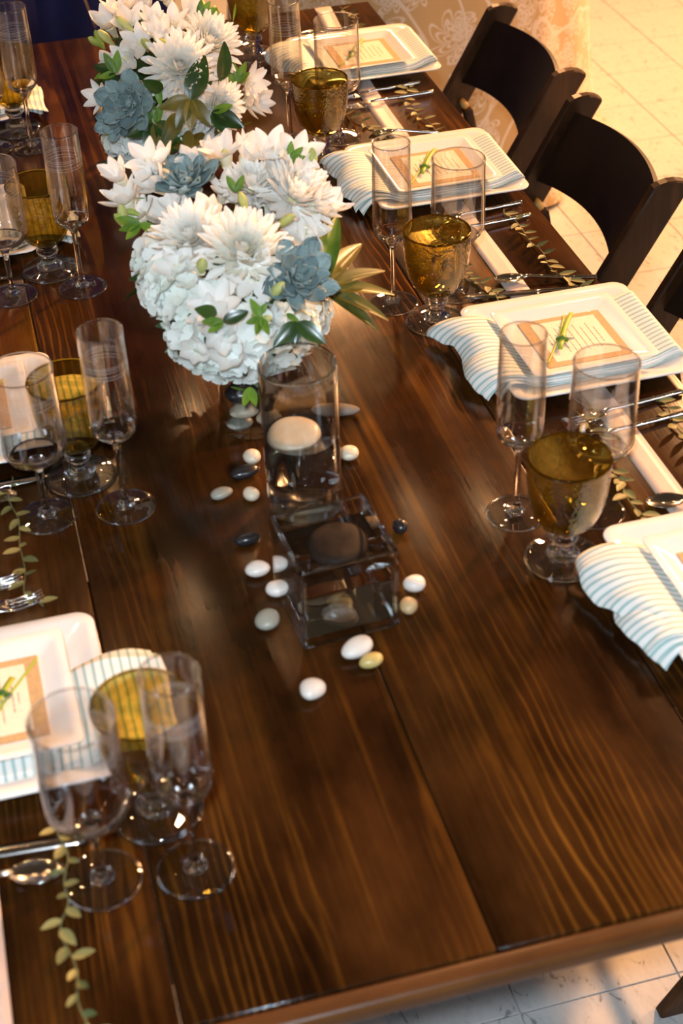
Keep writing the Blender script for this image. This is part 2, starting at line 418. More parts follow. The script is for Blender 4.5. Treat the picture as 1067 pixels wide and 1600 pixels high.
# ------------------------------------------------------------------ the farm table
XL, XR, YN, YF = -.236, .880, .786, 3.232
TT = .024
ft = thing('farm_table', 'long dark-stained plank farm table with a worn glossy top', 'table', ((XL+XR)/2, (YN+YF)/2, 0))
ox, oy = (XL+XR)/2, (YN+YF)/2
def sub(name, lo, hi, mat, b=.004, parent=ft):
    lo = Vector(lo); hi = Vector(hi); c = (lo+hi)/2
    v, f = bevel_box(lo-c, hi-c, b, 2)
    return link(name, mesh(name, v, f, mat), parent, c-V(ox, oy, 0)) if parent is ft else link(name, mesh(name, v, f, mat), parent, c)
xs = [XL, .0295, .3205, .6035, XR]
for a, b in zip(xs, xs[1:]): sub('plank', (a+.0006, YN+.023, T-TT), (b-.0006, YF, T), M['table'], .0022)
sub('end_strip', (XL, YN, T-TT), (XR, YN+.0222, T-.0008), M['table_x'], .005)
sub('apron', (XL+.23, YN+.30, T-TT-.09), (XL+.25, YF-.1, T-TT-.0005), M['table'], .003)
sub('apron', (XR-.25, YN+.30, T-TT-.09), (XR-.23, YF-.1, T-TT-.0005), M['table'], .003)
for x in (XL+.22, XR-.22-.07):
    for y in (YN+.62, YF-.62):
        sub('leg', (x, y, 0), (x+.07, y+.07, T-TT-.0005), M['table'], .006)
sub('cross_beam', (XL+.292, YN+.645, .10), (XR-.292, YN+.665, .17), M['table'], .004)
sub('cross_beam', (XL+.292, YF-.595, .10), (XR-.292, YF-.575, .17), M['table'], .004)

# ------------------------------------------------------------------ ribbon runners
def ribbon(pts, wd, label):
    P = smooth_profile(pts, 8); g = []
    for i, (x, y) in enumerate(P):
        zz = T+.0012+.0006*math.sin(i*.7)
        g.append([(x+wd*k/3, y, zz+.0004*math.sin(i*.5+k)) for k in range(4)])
    g.append([(x0, y0, z0) for x0, y0, z0 in [(p[0], YN+.25, T+.0012) for p in g[-1]]])
    v, f = sheet(g, .0007)
    return tag(link('ribbon_runner', mesh('ribbon_runner', v, f, M['ribbon'])), label, 'ribbon', 'satin ribbon runners')
ribbon([(.757, 3.226), (.727, 2.81), (.7235, 2.55), (.733, 2.15), (.7345, 1.92), (.7385, 1.51), (.7405, 1.2)], .036, 'pale satin ribbon runner laid under the plates on the chair side')
ribbon([(-.135, 3.226), (-.14, 2.4), (-.142, 1.6), (-.148, 1.2), (-.150, .83)], .036, 'pale satin ribbon runner laid under the plates opposite the chairs')

# ------------------------------------------------------------------ folding chairs
def chair_proto():
    r = link('folding_chair', None)
    # local frame: x = away from the table, y = along it, origin on the floor under the top of the back
    H0 = .735; L = .57
    def sx(z): return -(H0-z)*L
    def post(s):
        y = s*.196; prof = []
        n = 7
        top = [(sx(H0)+(.5-.5*math.cos(PI*i/n)-.5)*2*.036, H0+.016*math.sin(PI*i/n)) for i in range(n+1)]
        pts = [(sx(0.0)-.036, 0.0)]+top+[(sx(0.0)+.036, 0.0)]
        # shape in the xz plane, .022 thick in y
        v = [(x, y-.011, z) for x, z in pts]+[(x, y+.011, z) for x, z in pts]; m = len(pts)
        f = [tuple(range(m)), tuple(range(2*m-1, m-1, -1))]+[(i, i+m, (i+1) % m+m, (i+1) % m) for i in range(m)]
        bm = bmesh.new(); bv = [bm.verts.new(p) for p in v]
        for q in f: bm.faces.new([bv[i] for i in q])
        bmesh.ops.recalc_face_normals(bm, faces=bm.faces)
        bmesh.ops.bevel(bm, geom=[e for e in bm.edges if len(e.link_faces) == 2 and e.calc_face_angle(0) > .8], offset=.003, segments=1, affect='EDGES')
        me = bpy.data.meshes.new('back_post'); bm.to_mesh(me); bm.free(); me.materials.append(M['chair']); return me
    for s in (-1, 1): link('back_post', post(s), r)
    # curved back slat, bowed away from the table
    g = []
    n = 18
    d = V(L, 0, 1).normalized(); nn = V(1, 0, -L).normalized()
    for j in range(7):
        row = []
        for i in range(n+1):
            u = -1+2*i/n; bow = .028*(1-u*u)
            e = .026*(1-u*u)
            q = V(sx(H0-.150), u*.186, H0-.150)+d*(.150*j/6+e)+nn*(bow+.002)
            row.append(q)
        g.append(row)
    v, f = sheet(g, .012, nn); link('back_slat', mesh('back_slat', v, f, M['chair_slat'], False), r)
    zs = .44
    for s in (-1, 1):
        v, f = bevel_box((-.011, -.010, -.0), (.011, .010, .545), .003)
        m = Matrix.Translation((sx(.53)+.32*.08+.12, s*.170, 0)) @ Matrix.Rotation(math.radians(-12), 4, 'Y')
        vv, ff = xf((v, f), m); link('rear_leg', mesh('rear_leg', vv, ff, M['chair']), r)
        v, f = bevel_box((sx(zs)-.30, s*.150-.010, zs-.018), (sx(zs)+.10, s*.150+.010, zs+.012), .003)
        link('seat_rail', mesh('seat_rail', v, f, M['chair']), r)
    v, f = bevel_box((sx(zs)-.29, -.138, zs-.005), (sx(zs)+.09, .138, zs+.03), .012, 3)
    link('seat', mesh('seat', v, f, M['chair_slat']), r)
    for z, y in ((.14, .186), (.30, .186)):
        v, f = tube([(sx(z), -y, z), (sx(z), y, z)], .009, 10); link('stretcher', mesh('stretcher', v, f, M['chair']), r)
    for s in (-1, 1):
        v, f = tube([(sx(.545)+.016, s*.185, .545), (sx(.545)+.016, s*.160, .545)], .008, 10); link('pivot_pin', mesh('pivot_pin', v, f, M['gilt']), r)
    return r
cp = chair_proto()
clab = ['dark mahogany folding chair with curved slat, standing before the lace-covered table',
        'dark mahogany folding chair, the second back from the lace-covered table',
        'dark mahogany folding chair whose post crosses the frame edge beside the third plate',
        'dark folding chair tucked nearest the camera, only its foot in view']
tag(cp, clab[0], 'chair', 'folding chairs along the table'); cp.location = (1.156, 2.943, 0)
for i, (x, y) in enumerate(((1.138, 2.425), (1.165, 1.888), (1.165, 1.36))): dup_tree(cp, (x, y, 0), 0, clab[i+1])

# ------------------------------------------------------------------ glassware
def shell(outer, inner, n=48, sub=3): return lathe(smooth_profile(outer, sub)+smooth_profile(inner, sub), n)
def foot_disc(F): return lathe(smooth_profile([(0, 0), (F*.97, 0), (F, .0012), (F*.97, .0021), (F*.55, .0032), (.012, .0050), (0, .0052)], 3), 48)
def stem_of(z1, r): return lathe(smooth_profile([(0, .0045), (.0118, .0051), (.0075, .0085), (.0054, .014), (r, .026), (r*.95, z1*.6), (r*1.05, z1-.020), (r*1.35, z1-.008), (.0100, z1-.0010), (.0105, z1+.0012), (0, z1+.0014)], 3), 24)
def torus_rim(R, z, r): return lathe([(R+r*math.cos(a), z+r*1.2*math.sin(a)) for a in [2*PI*k/8 for k in range(9)]], 64)
def glass_set(R, H, t, outer, inner, cut_o, cut_i, zs, rs, F):
    """bowl wall (thin), heavy bowl base, stem, foot and rim"""
    wall = shell(outer[cut_o:], inner[:len(inner)-cut_i], 56)
    base = lathe(smooth_profile(outer[:cut_o+1], 3)+smooth_profile(inner[len(inner)-cut_i-1:], 3), 56)
    return (mesh('bowl', *wall, M['thin']), mesh('bowl_base', *base, M['glass']), mesh('stem', *stem_of(zs, rs), M['glass']), mesh('foot', *foot_disc(F), M['thin']),
            mesh('rim', *torus_rim(R-t*.5, H, t*.6), M['glass']), mesh('foot_rim', *torus_rim(F, .0012, .0008), M['glass']))
def flute_mes():
    R, H, t = .0275, .2590, .0013
    outer = [(0, .1062), (.0085, .1065), (.0185, .1105), (.0262, .1190), (R+.0012, .135), (R+.0010, .18), (R, .24), (R, H-.0008)]
    inner = [(R-t*.5, H), (R-t, H-.001), (R-t, .24), (R-t, .18), (R-t, .137), (.0240, .1225), (.0160, .1165), (.008, .1140), (0, .1132)]
    return glass_set(R, H, t, outer, inner, 3, 3, .1055, .0042, .0362)
def wine_mes():
    R, H, t = .0392, .2180, .0013
    outer = [(0, .0832), (.0085, .0835), (.0220, .0885), (.0335, .0960), (.0398, .108), (R+.0012, .123), (R+.0008, .16), (R, .20), (R, H-.0008)]
    inner = [(R-t*.5, H), (R-t, H-.001), (R-t, .20), (R-t, .16), (R-t, .124), (.0370, .1090), (.0300, .1000), (.0180, .0945), (.008, .0925), (0, .092)]
    return glass_set(R, H, t, outer, inner, 3, 3, .0828, .0043, .0362)
def ring_lines(R, zs):
    out = []
    for z, w in zs:
        out.append(lathe([(R-.00005, z-w), (R+.0002, z), (R-.00005, z+w)], 48))
    return join(out)
FLM = flute_mes(); WIM = wine_mes()
FLr = mesh('etched_rings', *ring_lines(.0275, [(.222, .0002), (.2195, .0002), (.216, .0002), (.2105, .0002), (.2065, .0002)]), M['etched'])
WIr = mesh('etched_rings', *ring_lines(.0392, [(.190, .0002), (.187, .0002), (.183, .0002), (.178, .0002)]), M['etched'])
def goblet_mes():
    R = .0487; t = .0022
    outer = [(0, .0470), (.012, .0475), (.024, .052), (.034, .062), (.0412, .078), (.0458, .098), (.0480, .120), (R, .140), (R, .1475)]
    inner = [(R-t*.5, .149), (R-t, .1475), (R-t, .140), (.0480-t, .120), (.0458-t, .099), (.0412-t, .080), (.034-t, .0655), (.022, .0562), (.011, .0525), (0, .052)]
    bowl = lathe(smooth_profile(outer, 3)+smooth_profile(inner, 3), 56)
    F = .0446
    foot = [(0, 0), (F*.98, 0), (F, .002), (F*.985, .0045), (F*.8, .0064), (.024, .0085), (0, .0092)]
    stem = [(0, .0080), (.0210, .0085), (.0150, .0150), (.0112, .0215), (.0125, .0265), (.0165, .0320), (.0172, .0370), (.0140, .0425), (.0150, .0462), (0.006, .0468), (0, .0468)]
    return mesh('bowl', *bowl, M['amber']), mesh('stem', *lathe(smooth_profile(stem, 3), 40), M['glass']), mesh('foot', *lathe(smooth_profile(foot, 3), 56), M['thin'])
GB, GS, GF = goblet_mes()
GR = mesh('rim', *torus_rim(.0476, .1488, .0014), M['amber_solid']); GFR = mesh('foot_rim', *torus_rim(.0442, .002, .0017), M['glass'])
def bubbles():
    rnd = random.Random(3); parts = []
    for i in range(46):
        z = .058+.075*rnd.random()**1.5; a = rnd.random()*2*PI
        r = .0475-.0011 if z > .115 else (.0412+(z-.078)*.17-.0011 if z > .078 else .034+(z-.062)*.45-.0012)
        s = .0004+.0003*rnd.random(); v, f = lathe([(0, -s), (s*.8, -s*.5), (s*.8, s*.5), (0, s)], 6)
        parts.append(([(p[0]+r*math.cos(a), p[1]+r*math.sin(a), p[2]+z) for p in v], [q[::-1] for q in f]))
    return join(parts)
GBB = mesh('bubbles', *bubbles(), M['amber_bead'])
def beads(R, z0, z1, n, seed):
    rnd = random.Random(seed); parts = []
    for i in range(n):
        z = z0+(z1-z0)*rnd.random()**1.9; a = rnd.random()*2*PI; s = .00035+.00028*rnd.random()
        v, f = lathe([(0, -s), (s*.8, -s*.6), (s, 0), (s*.8, s*.6), (0, s)], 8)
        parts.append(([(p[0]+(R+.0002)*math.cos(a), p[1]+(R+.0002)*math.sin(a), p[2]+z) for p in v], f))
    return join(parts)
FLB = mesh('glint_beads', *beads(.0287, .130, .185, 44, 4), M['bead']); WIB = mesh('glint_beads', *beads(.0404, .116, .160, 40, 8), M['bead'])  # mirror-bright beads stand in for lamp glints on the bowls
def glass_thing(name, parts, x, y, lab, group):
    o = thing(name, lab, 'glass', (x, y, T+.0002), 0, group)
    for me in parts:
        q = link(me.name.split('.')[0], me, o)
        if q.name.startswith('glint_beads'): q['kind'] = 'stuff'
def flute(x, y, lab): glass_thing('champagne_flute', FLM+(FLr, FLB), x, y, lab, 'clear champagne flutes')
def wine(x, y, lab): glass_thing('wine_glass', WIM+(WIr, WIB), x, y, lab, 'clear straight-sided wine glasses')
def goblet(x, y, lab, rz=0):
    o = thing('amber_goblet', lab, 'goblet', (x, y, T+.0002), rz, 'amber bubble-glass goblets'); link('bowl', GB, o)['label'] = 'amber bubble-glass bowl'
    link('stem', GS, o); link('foot', GF, o)['label'] = 'clear glass foot'; link('bubbles', GBB, o)['kind'] = 'stuff'; link('rim', GR, o); link('foot_rim', GFR, o)
where_r = ['nearest the camera', 'second nearest the camera', 'third from the camera', 'farthest from the camera']
RF = [(.559, 1.414), (.5613, 1.9575), (.549, 2.574), (.5477, 3.095)]
RG = [(.582, 1.315), (.607, 1.887), (.586, 2.484), (.577, 3.010)]
RW = [(.653, 1.389), (.663, 1.961), (.638, 2.562), (.650, 3.10)]
LF = [(.0735, .979), (.095, 1.573), (.115, 2.156), (.094, 2.711)]
LG = [(.050, 1.0645), (.049, 1.657), (.073, 2.230), (.074, 2.800)]
LW = [(-.015, .992), (-.003, 1.584), (.008, 2.165), (.022, 2.726)]
for i in range(4):
    flute(*RF[i], 'clear champagne flute in the row along the chairs, '+where_r[i])
    goblet(*RG[i], 'amber bubble-glass goblet in the row along the chairs, '+where_r[i], i*1.3)
    if i < 3: wine(*RW[i], 'clear straight-sided wine glass in the row along the chairs, '+where_r[i])
    flute(*LF[i], 'clear champagne flute in the row opposite the chairs, '+where_r[i])
    goblet(*LG[i], 'amber bubble-glass goblet in the row opposite the chairs, '+where_r[i], i*2.1+.6)
    wine(*LW[i], 'clear straight-sided wine glass in the row opposite the chairs, '+where_r[i])

# ------------------------------------------------------------------ plates, napkins, cards
def rsq(h, r, z, k=6):
    out = []
    for q in range(4):
        cx, cy = [(1, 1), (-1, 1), (-1, -1), (1, -1)][q]
        for i in range(k+1):
            a = q*PI/2+PI/2*i/k
            out.append((cx*(h-r)+r*math.cos(a), cy*(h-r)+r*math.sin(a), z))
    return out
def plate_me(prof):
    rings = [rsq(*p) for p in prof]; m = len(rings[0]); v = [p for r in rings for p in r]; f = []
    for a in range(len(rings)-1):
        for i in range(m): j = (i+1) % m; f.append((a*m+i, a*m+j, (a+1)*m+j, (a+1)*m+i))
    f.append(tuple(range(m-1, -1, -1))); b = (len(rings)-1)*m; f.append(tuple(range(b, b+m)))
    return v, f
# underside first, then over the rim and in to the well
BIG = plate_me([(.076, .012, 0), (.082, .014, 0), (.086, .014, .004), (.119, .02, .0145), (.1302, .021, .0185), (.1305, .021, .0200), (.1298, .021, .0210), (.119, .02, .0180), (.094, .016, .0095), (.085, .014, .0064), (.06, .012, .0060)])
SMALL = plate_me([(.052, .008, 0), (.056, .009, 0), (.060, .009, .003), (.080, .010, .0095), (.0922, .0095, .0142), (.0925, .0095, .0152), (.0918, .0095, .0158), (.080, .010, .0125), (.066, .010, .0062), (.060, .009, .0052), (.04, .008, .0050)])
BP = mesh('dinner_plate', *BIG, M['china']); SP = mesh('salad_plate', *SMALL, M['china'])
def napkin_me(kind, seed):
    """three folded layers of striped linen draped over the plate; local x towards the seat"""
    rnd = random.Random(seed); res = []
    for k in range(3):
        lift = .0030*k
        xr = .1275-.003*k
        if kind == 'long': path = [(-.152-.004*k, .0045+lift*1.0), (-.148-.004*k, .011+lift), (-.139-.003*k, .0205+lift), (-.128, .0255+lift), (-.105, .0205+lift), (-.088, .0130+lift), (-.06, .0092+lift), (0, .0090+lift), (.06, .0092+lift), (.088, .0130+lift), (.108, .0200+lift), (xr, .0240+lift), (xr+.004, .0215+lift)]
        else: path = [(-.182-.005*k, .012+lift), (-.165, .020+lift), (-.145, .0245+lift), (-.128, .0255+lift), (-.105, .0205+lift), (-.088, .0130+lift), (-.06, .0092+lift), (0, .0090+lift), (.06, .0092+lift), (.085, .0120+lift)]
        P = smooth_profile(path, 4); g = []; ph = rnd.random()*6; soft = 1 if kind == 'long' else .3
        hw = (.092 if kind == 'long' else .074)-.004*k; m = 26
        for i, (x, z) in enumerate(P):
            row = []; e = max(0, min(1, (-.105-x)/.05))
            for j in range(m+1):
                y = -hw+2*hw*j/m
                wob = e*(.006*math.sin(j*.55+ph)+.003*math.sin(j*1.3+ph*2)); dx = e*soft*(.010*math.sin(j*.27+ph*1.7+k)-.010*k*(j/m))
                row.append((x+dx, y*(1+.05*e)+e*.006*(k-1)+(0 if kind == 'long' else .033), max(z+wob*.5, .0022+.0012*k)))
            g.append(row)
        res.append(sheet(g, .0011))
    v, f = join(res); me = mesh('napkin', v, f, M['napkin_v' if kind == 'long' else 'napkin_u'])
    ul = me.uv_layers.new(name='UVMap')
    for lp in me.loops:
        p = me.vertices[lp.vertex_index].co; ul.data[lp.index].uv = (p.x, p.y)
    return me
NAP = {'long': [napkin_me('long', s) for s in range(4)], 'side': [napkin_me('side', s+9) for s in range(4)]}
def card_parts():
    kv = bevel_box((-.0625, -.0630, 0), (.0625, .0630, .0012), .0003, 1)
    pv = bevel_box((-.047, -.052, .0012), (.050, .052, .0016), .0001, 1)
    rnd = random.Random(5); tx = []
    rows = [(-.036, .2), (-.030, .5), (-.018, .80), (-.009, .86), (0, .72), (.010, .84), (.019, .62), (.029, .78), (.037, .5)]
    for x, fr in rows:
        y = -.042*fr
        while y < .042*fr:
            wl = .002+.006*rnd.random(); tx.append(bevel_box((x-.0007, y, .0016), (x+.0007, min(y+wl, .043*fr), .00166), 0)); y += wl+.0013
    return mesh('menu_card', *kv, M['kraft'], False), mesh('paper_panel', *pv, M['paper'], False), mesh('text_lines', *join(tx), M['ink'], False)
CK, CPp, CT = card_parts()
def blade(L, W, cup=.2, bend=.1, n=6, tip=1.0, fold=0.0):
    """a leaf or petal along +x from the origin"""
    g = []
    for i in range(n+1):
        u = i/n; wv = W*.5*(math.sin(PI*min(u**.8*.96+.02, 1))**.8)*tip+ (0.0006 if i == 0 else 0)
        z = bend*L*u*u
        g.append([(L*u, -wv, z+cup*wv), (L*u, -wv*.45, z+cup*wv*.25+fold*wv), (L*u, 0, z), (L*u, wv*.45, z+cup*wv*.25+fold*wv), (L*u, wv, z+cup*wv)])
    v = [p for r in g for p in r]; f = []
    for i in range(n):
        for j in range(4): a = i*5+j; f.append((a, a+1, a+6, a+5))
    return v, f
SPR_S = mesh('stem', *tube(smooth_profile([(-.052, -.058, .0025), (-.030, -.026, .0030), (-.008, .008, .0045), (.018, .058, .0028)], 4), [.0016]*13, 6, True, .6), M['sprig'])
SPR_B = mesh('blade', *sheet([[(-.026+.052*u, -.030+.088*u+.004*math.sin(u*3), .006+.003*math.sin(u*PI)), (-.020+.052*u, -.033+.088*u+.004*math.sin(u*3), .006+.003*math.sin(u*PI))] for u in [i/8 for i in range(9)]], .0008), M['sprig'])
SPR_K = mesh('knot', *tube([(-.018, -.004, .004), (-.010, -.008, .008), (-.003, -.010, .004)], [.003, .0045, .003], 8), M['fresh_leaf'])
SPR_L = mesh('leaf', *blade(.016, .008, .2, .2), M['succulent'])
seat = ['nearest the camera', 'second from camera', 'third from camera', 'farthest from camera']
def setting(x, y, side, i, rz):
    """side +1: diner on the chair side, -1: opposite"""
    base = 'along the chairs' if side > 0 else 'opposite the chairs'
    rot = rz+(0 if side > 0 else PI); c, s = math.cos(rot), math.sin(rot)
    def at(dx, dy, dz): return (x+dx*c-dy*s, y+dx*s+dy*c, T+dz)
    w_ = seat[i]
    tag(link('dinner_plate', BP, None, at(0, 0, .0022), (0, 0, rot)), 'large square white dinner plate %s, %s' % (base, w_), 'plate', 'square white dinner plates')
    tag(link('napkin', NAP['long' if side > 0 else 'side'][i], None, at(0, 0, .0022), (0, 0, rot)), 'striped linen napkin folded under the salad plate %s, %s' % (base, w_), 'napkin', 'striped napkins')
    tag(link('salad_plate', SP, None, at(-.002, -.004, .0182), (0, 0, rot+.02)), 'small square white salad plate on a napkin %s, %s' % (base, w_), 'plate', 'square white salad plates')
    cd = tag(link('menu_card', CK, None, at(.000, -.006, .0240), (0, 0, rot+.01)), 'brown menu card on the salad plate %s, %s' % (base, w_), 'card', 'brown menu cards')
    link('paper_panel', CPp, cd); link('text_lines', CT, cd)
    sp = thing('leaf_sprig', 'knotted green leaf sprig on the menu card %s, %s' % (base, w_), 'sprig', at(-.010, -.004, .0248), rot, 'green sprigs on the menu cards')
    link('stem', SPR_S, sp); link('blade', SPR_B, sp); link('knot', SPR_K, sp); link('leaf', SPR_L, sp, (-.012, -.012, .005), (0, 0, 2.0)); link('leaf', SPR_L, sp, (-.008, -.006, .005), (0, 0, -.6))
PR = [(.762, 1.200, .0), (.765, 1.747, .0), (.749, 2.345, .0), (.770, 2.889, .0)]
PL = [(-.104, 1.233, .0), (-.090, 1.818, .0), (-.069, 2.390, .0), (-.060, 2.93, .0)]
for i in range(4):
    setting(PR[i][0], PR[i][1], 1, i, PR[i][2]); setting(PL[i][0], PL[i][1], -1, i, PL[i][2])

# ------------------------------------------------------------------ cutlery (local +x points to the handle end)
def interp_w(pts, n):
    P = smooth_profile(pts, n); return P
def spoon_parts():
    # bowl 0..0.052, handle to .178
    g = []
    for i in range(15):
        u = i/14; x = .054*u; w = .0165*math.sin(PI*min(.03+u*.95, 1))**.62*(1.05-.18*u); row = []
        for j in range(11):
            t = -1+2*j/10; z = .0065-.0058*(1-t*t)*math.sin(PI*min(.06+u*.9, 1))**.7
            row.append((x, w*t, z+.003*u*u))
        g.append(row)
    b = sheet(g, .0009)
    h = tube(smooth_profile([(.050, 0, .0075), (.058, 0, .0100), (.075, 0, .0085), (.12, 0, .0050), (.165, 0, .0040), (.174, 0, .0040)], 4), [.0036]*4+[.0032]*4+[.0034]*4+[.0040]*4+[.0044]*4+[.0038], 10, True, .85)
    return b, h
def fork_parts():
    parts = []
    g = []
    for i in range(7):
        u = i/6; x = .040+.026*u; w = .0115*(1-u)**.55+.0030*u+.0; row = [(x, w*t, .0035+.0020*(1-u)*abs(t)+.004*math.sin(u*PI*.5)) for t in (-1, -.5, 0, .5, 1)]; g.append(row)
    b = sheet(g, .0014)
    for k in range(4):
        y = -.0095+.0063*k
        parts.append(tube([(0, y*.85, .0080), (.010, y*.93, .0050), (.028, y, .0036), (.042, y, .0040)], [.0007, .0012, .0015, .0016], 6, True, .7))
    h = tube(smooth_profile([(.060, 0, .0070), (.075, 0, .0085), (.11, 0, .0060), (.17, 0, .0042), (.192, 0, .0040)], 4), [.0038]*4+[.0034]*4+[.0038]*4+[.0044]*4+[.0038], 10, True, .85)
    return b, parts, h
def knife_parts():
    g = []
    for i in range(17):
        u = i/16; x = .118*u; w0 = -.0085*min(1, u*5)**.5; w1 = .0085*(1 if u > .15 else (u/.15)**.6)
        g.append([(x, w0+.0015, .0030), (x, (w0+w1)/2, .0034), (x, w1, .0030)])
    b = sheet(g, .0010)
    h = tube(smooth_profile([(.112, 0, .0032), (.122, 0, .0042), (.17, 0, .0042), (.215, 0, .0042), (.224, 0, .0042)], 4), [.0030]*4+[.0038]*4+[.0040]*4+[.0044]*4+[.0036], 10, True, .75)
    return b, h
sb, sh = spoon_parts(); SB = mesh('bowl', *sb, M['steel']); SH = mesh('handle', *sh, M['steel'])
fb, ftn, fh = fork_parts(); FB = mesh('fork_head', *fb, M['steel']); FT = [mesh('tine', *q, M['steel']) for q in ftn]; FH = mesh('handle', *fh, M['steel'])
kb, kh = knife_parts(); KB = mesh('blade', *kb, M['steel']); KH = mesh('handle', *kh, M['steel'])
def cutlery(kind, tip, end, lab, lift=.0):
    a = math.atan2(end[1]-tip[1], end[0]-tip[0])
    L = {'spoon': .174, 'fork': .192, 'knife': .224}[kind]
    s = max(.8, min(1.15, math.hypot(end[0]-tip[0], end[1]-tip[1])/L))
    # keep the handle end where it is seen
    o = thing('table_'+kind, lab, kind, (end[0]-L*s*math.cos(a), end[1]-L*s*math.sin(a), T+.0014+lift), a, 'polished %s' % {'spoon': 'spoons', 'fork': 'forks', 'knife': 'knives'}[kind])
    o.scale = (s,)*3
    if kind == 'spoon': link('bowl', SB, o); link('handle', SH, o)
    elif kind == 'fork':
        link('fork_head', FB, o); link('handle', FH, o)
        for q in FT: link('tine', q, o)
    else: link('blade', KB, o); link('handle', KH, o)
cutlery('spoon', (.717, 1.380), (.880, 1.342), 'polished spoon by the dinner plate nearest the camera along the chairs')
cutlery('spoon', (.726, 1.969), (.878, 1.929), 'polished spoon beyond the second dinner plate along the chairs')
cutlery('spoon', (.700, 2.556), (.828, 2.508), 'polished spoon beyond the third dinner plate along the chairs')
cutlery('spoon', (.690, 3.075), (.85, 3.045), 'polished spoon beyond the farthest dinner plate along the chairs')
cutlery('knife', (.664, 1.935), (.884, 1.896), 'polished knife at the far edge of the second plate along the chairs')
cutlery('knife', (.640, 2.512), (.862, 2.484), 'polished knife at the far edge of the third plate along the chairs')
cutlery('knife', (.66, 1.345), (.884, 1.336), 'polished knife at the far edge of the nearest plate along the chairs')
for k, (y, q) in enumerate(((1.575, 'second'), (2.158, 'third'), (2.712, 'farthest'))):
    dy = (0, .024, .015)[k]
    cutlery('fork', (.685, y-.005+dy), (.868-.01*k, y+.022+dy), 'polished outer handled fork, first of two before the %s plate along the chairs' % q)
    cutlery('fork', (.672, y-.052+dy), (.855+(.004 if k == 2 else 0), y-.026+dy-(.004 if k == 2 else 0)), 'polished inner fork, the nearer of two before the %s plate along the chairs' % q)
cutlery('fork', (-.024, 1.424), (-.215, 1.395), 'polished fork beyond the nearest white plate opposite the chairs, tines showing')
cutlery('fork', (-.046, 1.458-.055+.062), (-.24, 1.440), 'polished second fork beside another, beyond the nearest plate opposite the chairs')
cutlery('knife', (-.012, 1.046), (-.235, 1.062), 'polished knife before the nearest white plate opposite the chairs')
cutlery('spoon', (-.050, 1.012), (-.22, 1.028), 'polished spoon before the nearest white plate opposite the chairs')
cutlery('knife', (.010, 1.668), (-.21, 1.664), 'polished knife before the second plate opposite the chairs')
cutlery('spoon', (-.036, 1.636), (-.20, 1.640), 'polished spoon before the second plate opposite the chairs')
cutlery('knife', (.012, 2.222), (-.21, 2.232), 'polished knife before the third plate opposite the chairs')

# ------------------------------------------------------------------ leaf garlands
VL = [mesh('leaf', *blade(.021, .0095, .25, b, 5), M['vine_leaf']) for b in (.10, .25, -.1)]
def garland(pts, lab, seed, gap=.0125, big=1.0):
    rnd = random.Random(seed); P = smooth_profile([(x, y, T+.0024) for x, y in pts], 10)
    P = [(x+.003*math.sin(i*.5+seed), y, z+.0012+.0012*math.sin(i*.9)) for i, (x, y, z) in enumerate(P)]
    me = mesh('stem', *tube(P, .00085, 5), M['vine_stem'])
    o = thing('leaf_garland', lab, 'garland', (0, 0, 0), 0, 'thin leaf garlands'); link('stem', me, o)
    acc, k = 0, 0
    for a, b in zip(P, P[1:]):
        a, b = Vector(a), Vector(b); acc += (b-a).length
        if acc < gap: continue
        acc -= gap; k += 1
        d = math.atan2(b.y-a.y, b.x-a.x); side = 1 if k % 2 else -1
        ang = d+side*(.55+.5*rnd.random())
        l = link('leaf', VL[rnd.randrange(3)], o, (b.x, b.y, b.z+.0008+.001*rnd.random()), (side*.3*rnd.random(), -.05-.3*rnd.random(), ang), big*(.75+.5*rnd.random()))
garland([(.812, 3.21), (.820, 3.13), (.818, 3.045)], 'thin olive leaf garland at the far table corner behind the farthest plate', 10)
garland([(.835, 2.75), (.815, 2.72), (.800, 2.69), (.799, 2.61), (.808, 2.56), (.815, 2.50)], 'thin olive leaf garland along the table edge by the farthest chair', 1)
garland([(.818, 2.19), (.822, 2.15), (.826, 2.06), (.824, 1.98), (.836, 1.93), (.845, 1.90)], 'thin olive leaf garland along the table edge before the second chair', 2)
garland([(.825, 1.60), (.83, 1.57), (.825, 1.50), (.822, 1.42), (.826, 1.35)], 'thin olive leaf garland along the table edge near the first plate', 3)
garland([(.665, 2.72), (.672, 2.66), (.698, 2.585), (.712, 2.528), (.715, 2.48)], 'thin olive leaf garland by the farthest wine glass along the chairs', 4)
garland([(.660, 2.12), (.690, 2.005), (.712, 1.935), (.715, 1.90)], 'thin olive leaf garland beside the second wine glass along the chairs', 5)
garland([(.712, 1.60), (.708, 1.455), (.703, 1.413), (.702, 1.35), (.706, 1.325)], 'thin olive leaf garland beside the nearest wine glass along the chairs', 6)
garland([(-.040, 1.68), (-.044, 1.62), (-.039, 1.54), (-.045, 1.45), (-.030, 1.41)], 'thin leaf garland running to the fork tines opposite the chairs', 7, .016)
garland([(-.050, 1.10), (-.047, 1.04), (-.049, .99), (-.058, .946), (-.054, .88), (-.048, .82)], 'thin leaf garland at the near table corner opposite the chairs', 8, .015)
garland([(-.04, 2.25), (-.038, 2.20), (-.044, 2.12), (-.040, 2.02)], 'thin leaf garland before the third plate opposite the chairs', 9)

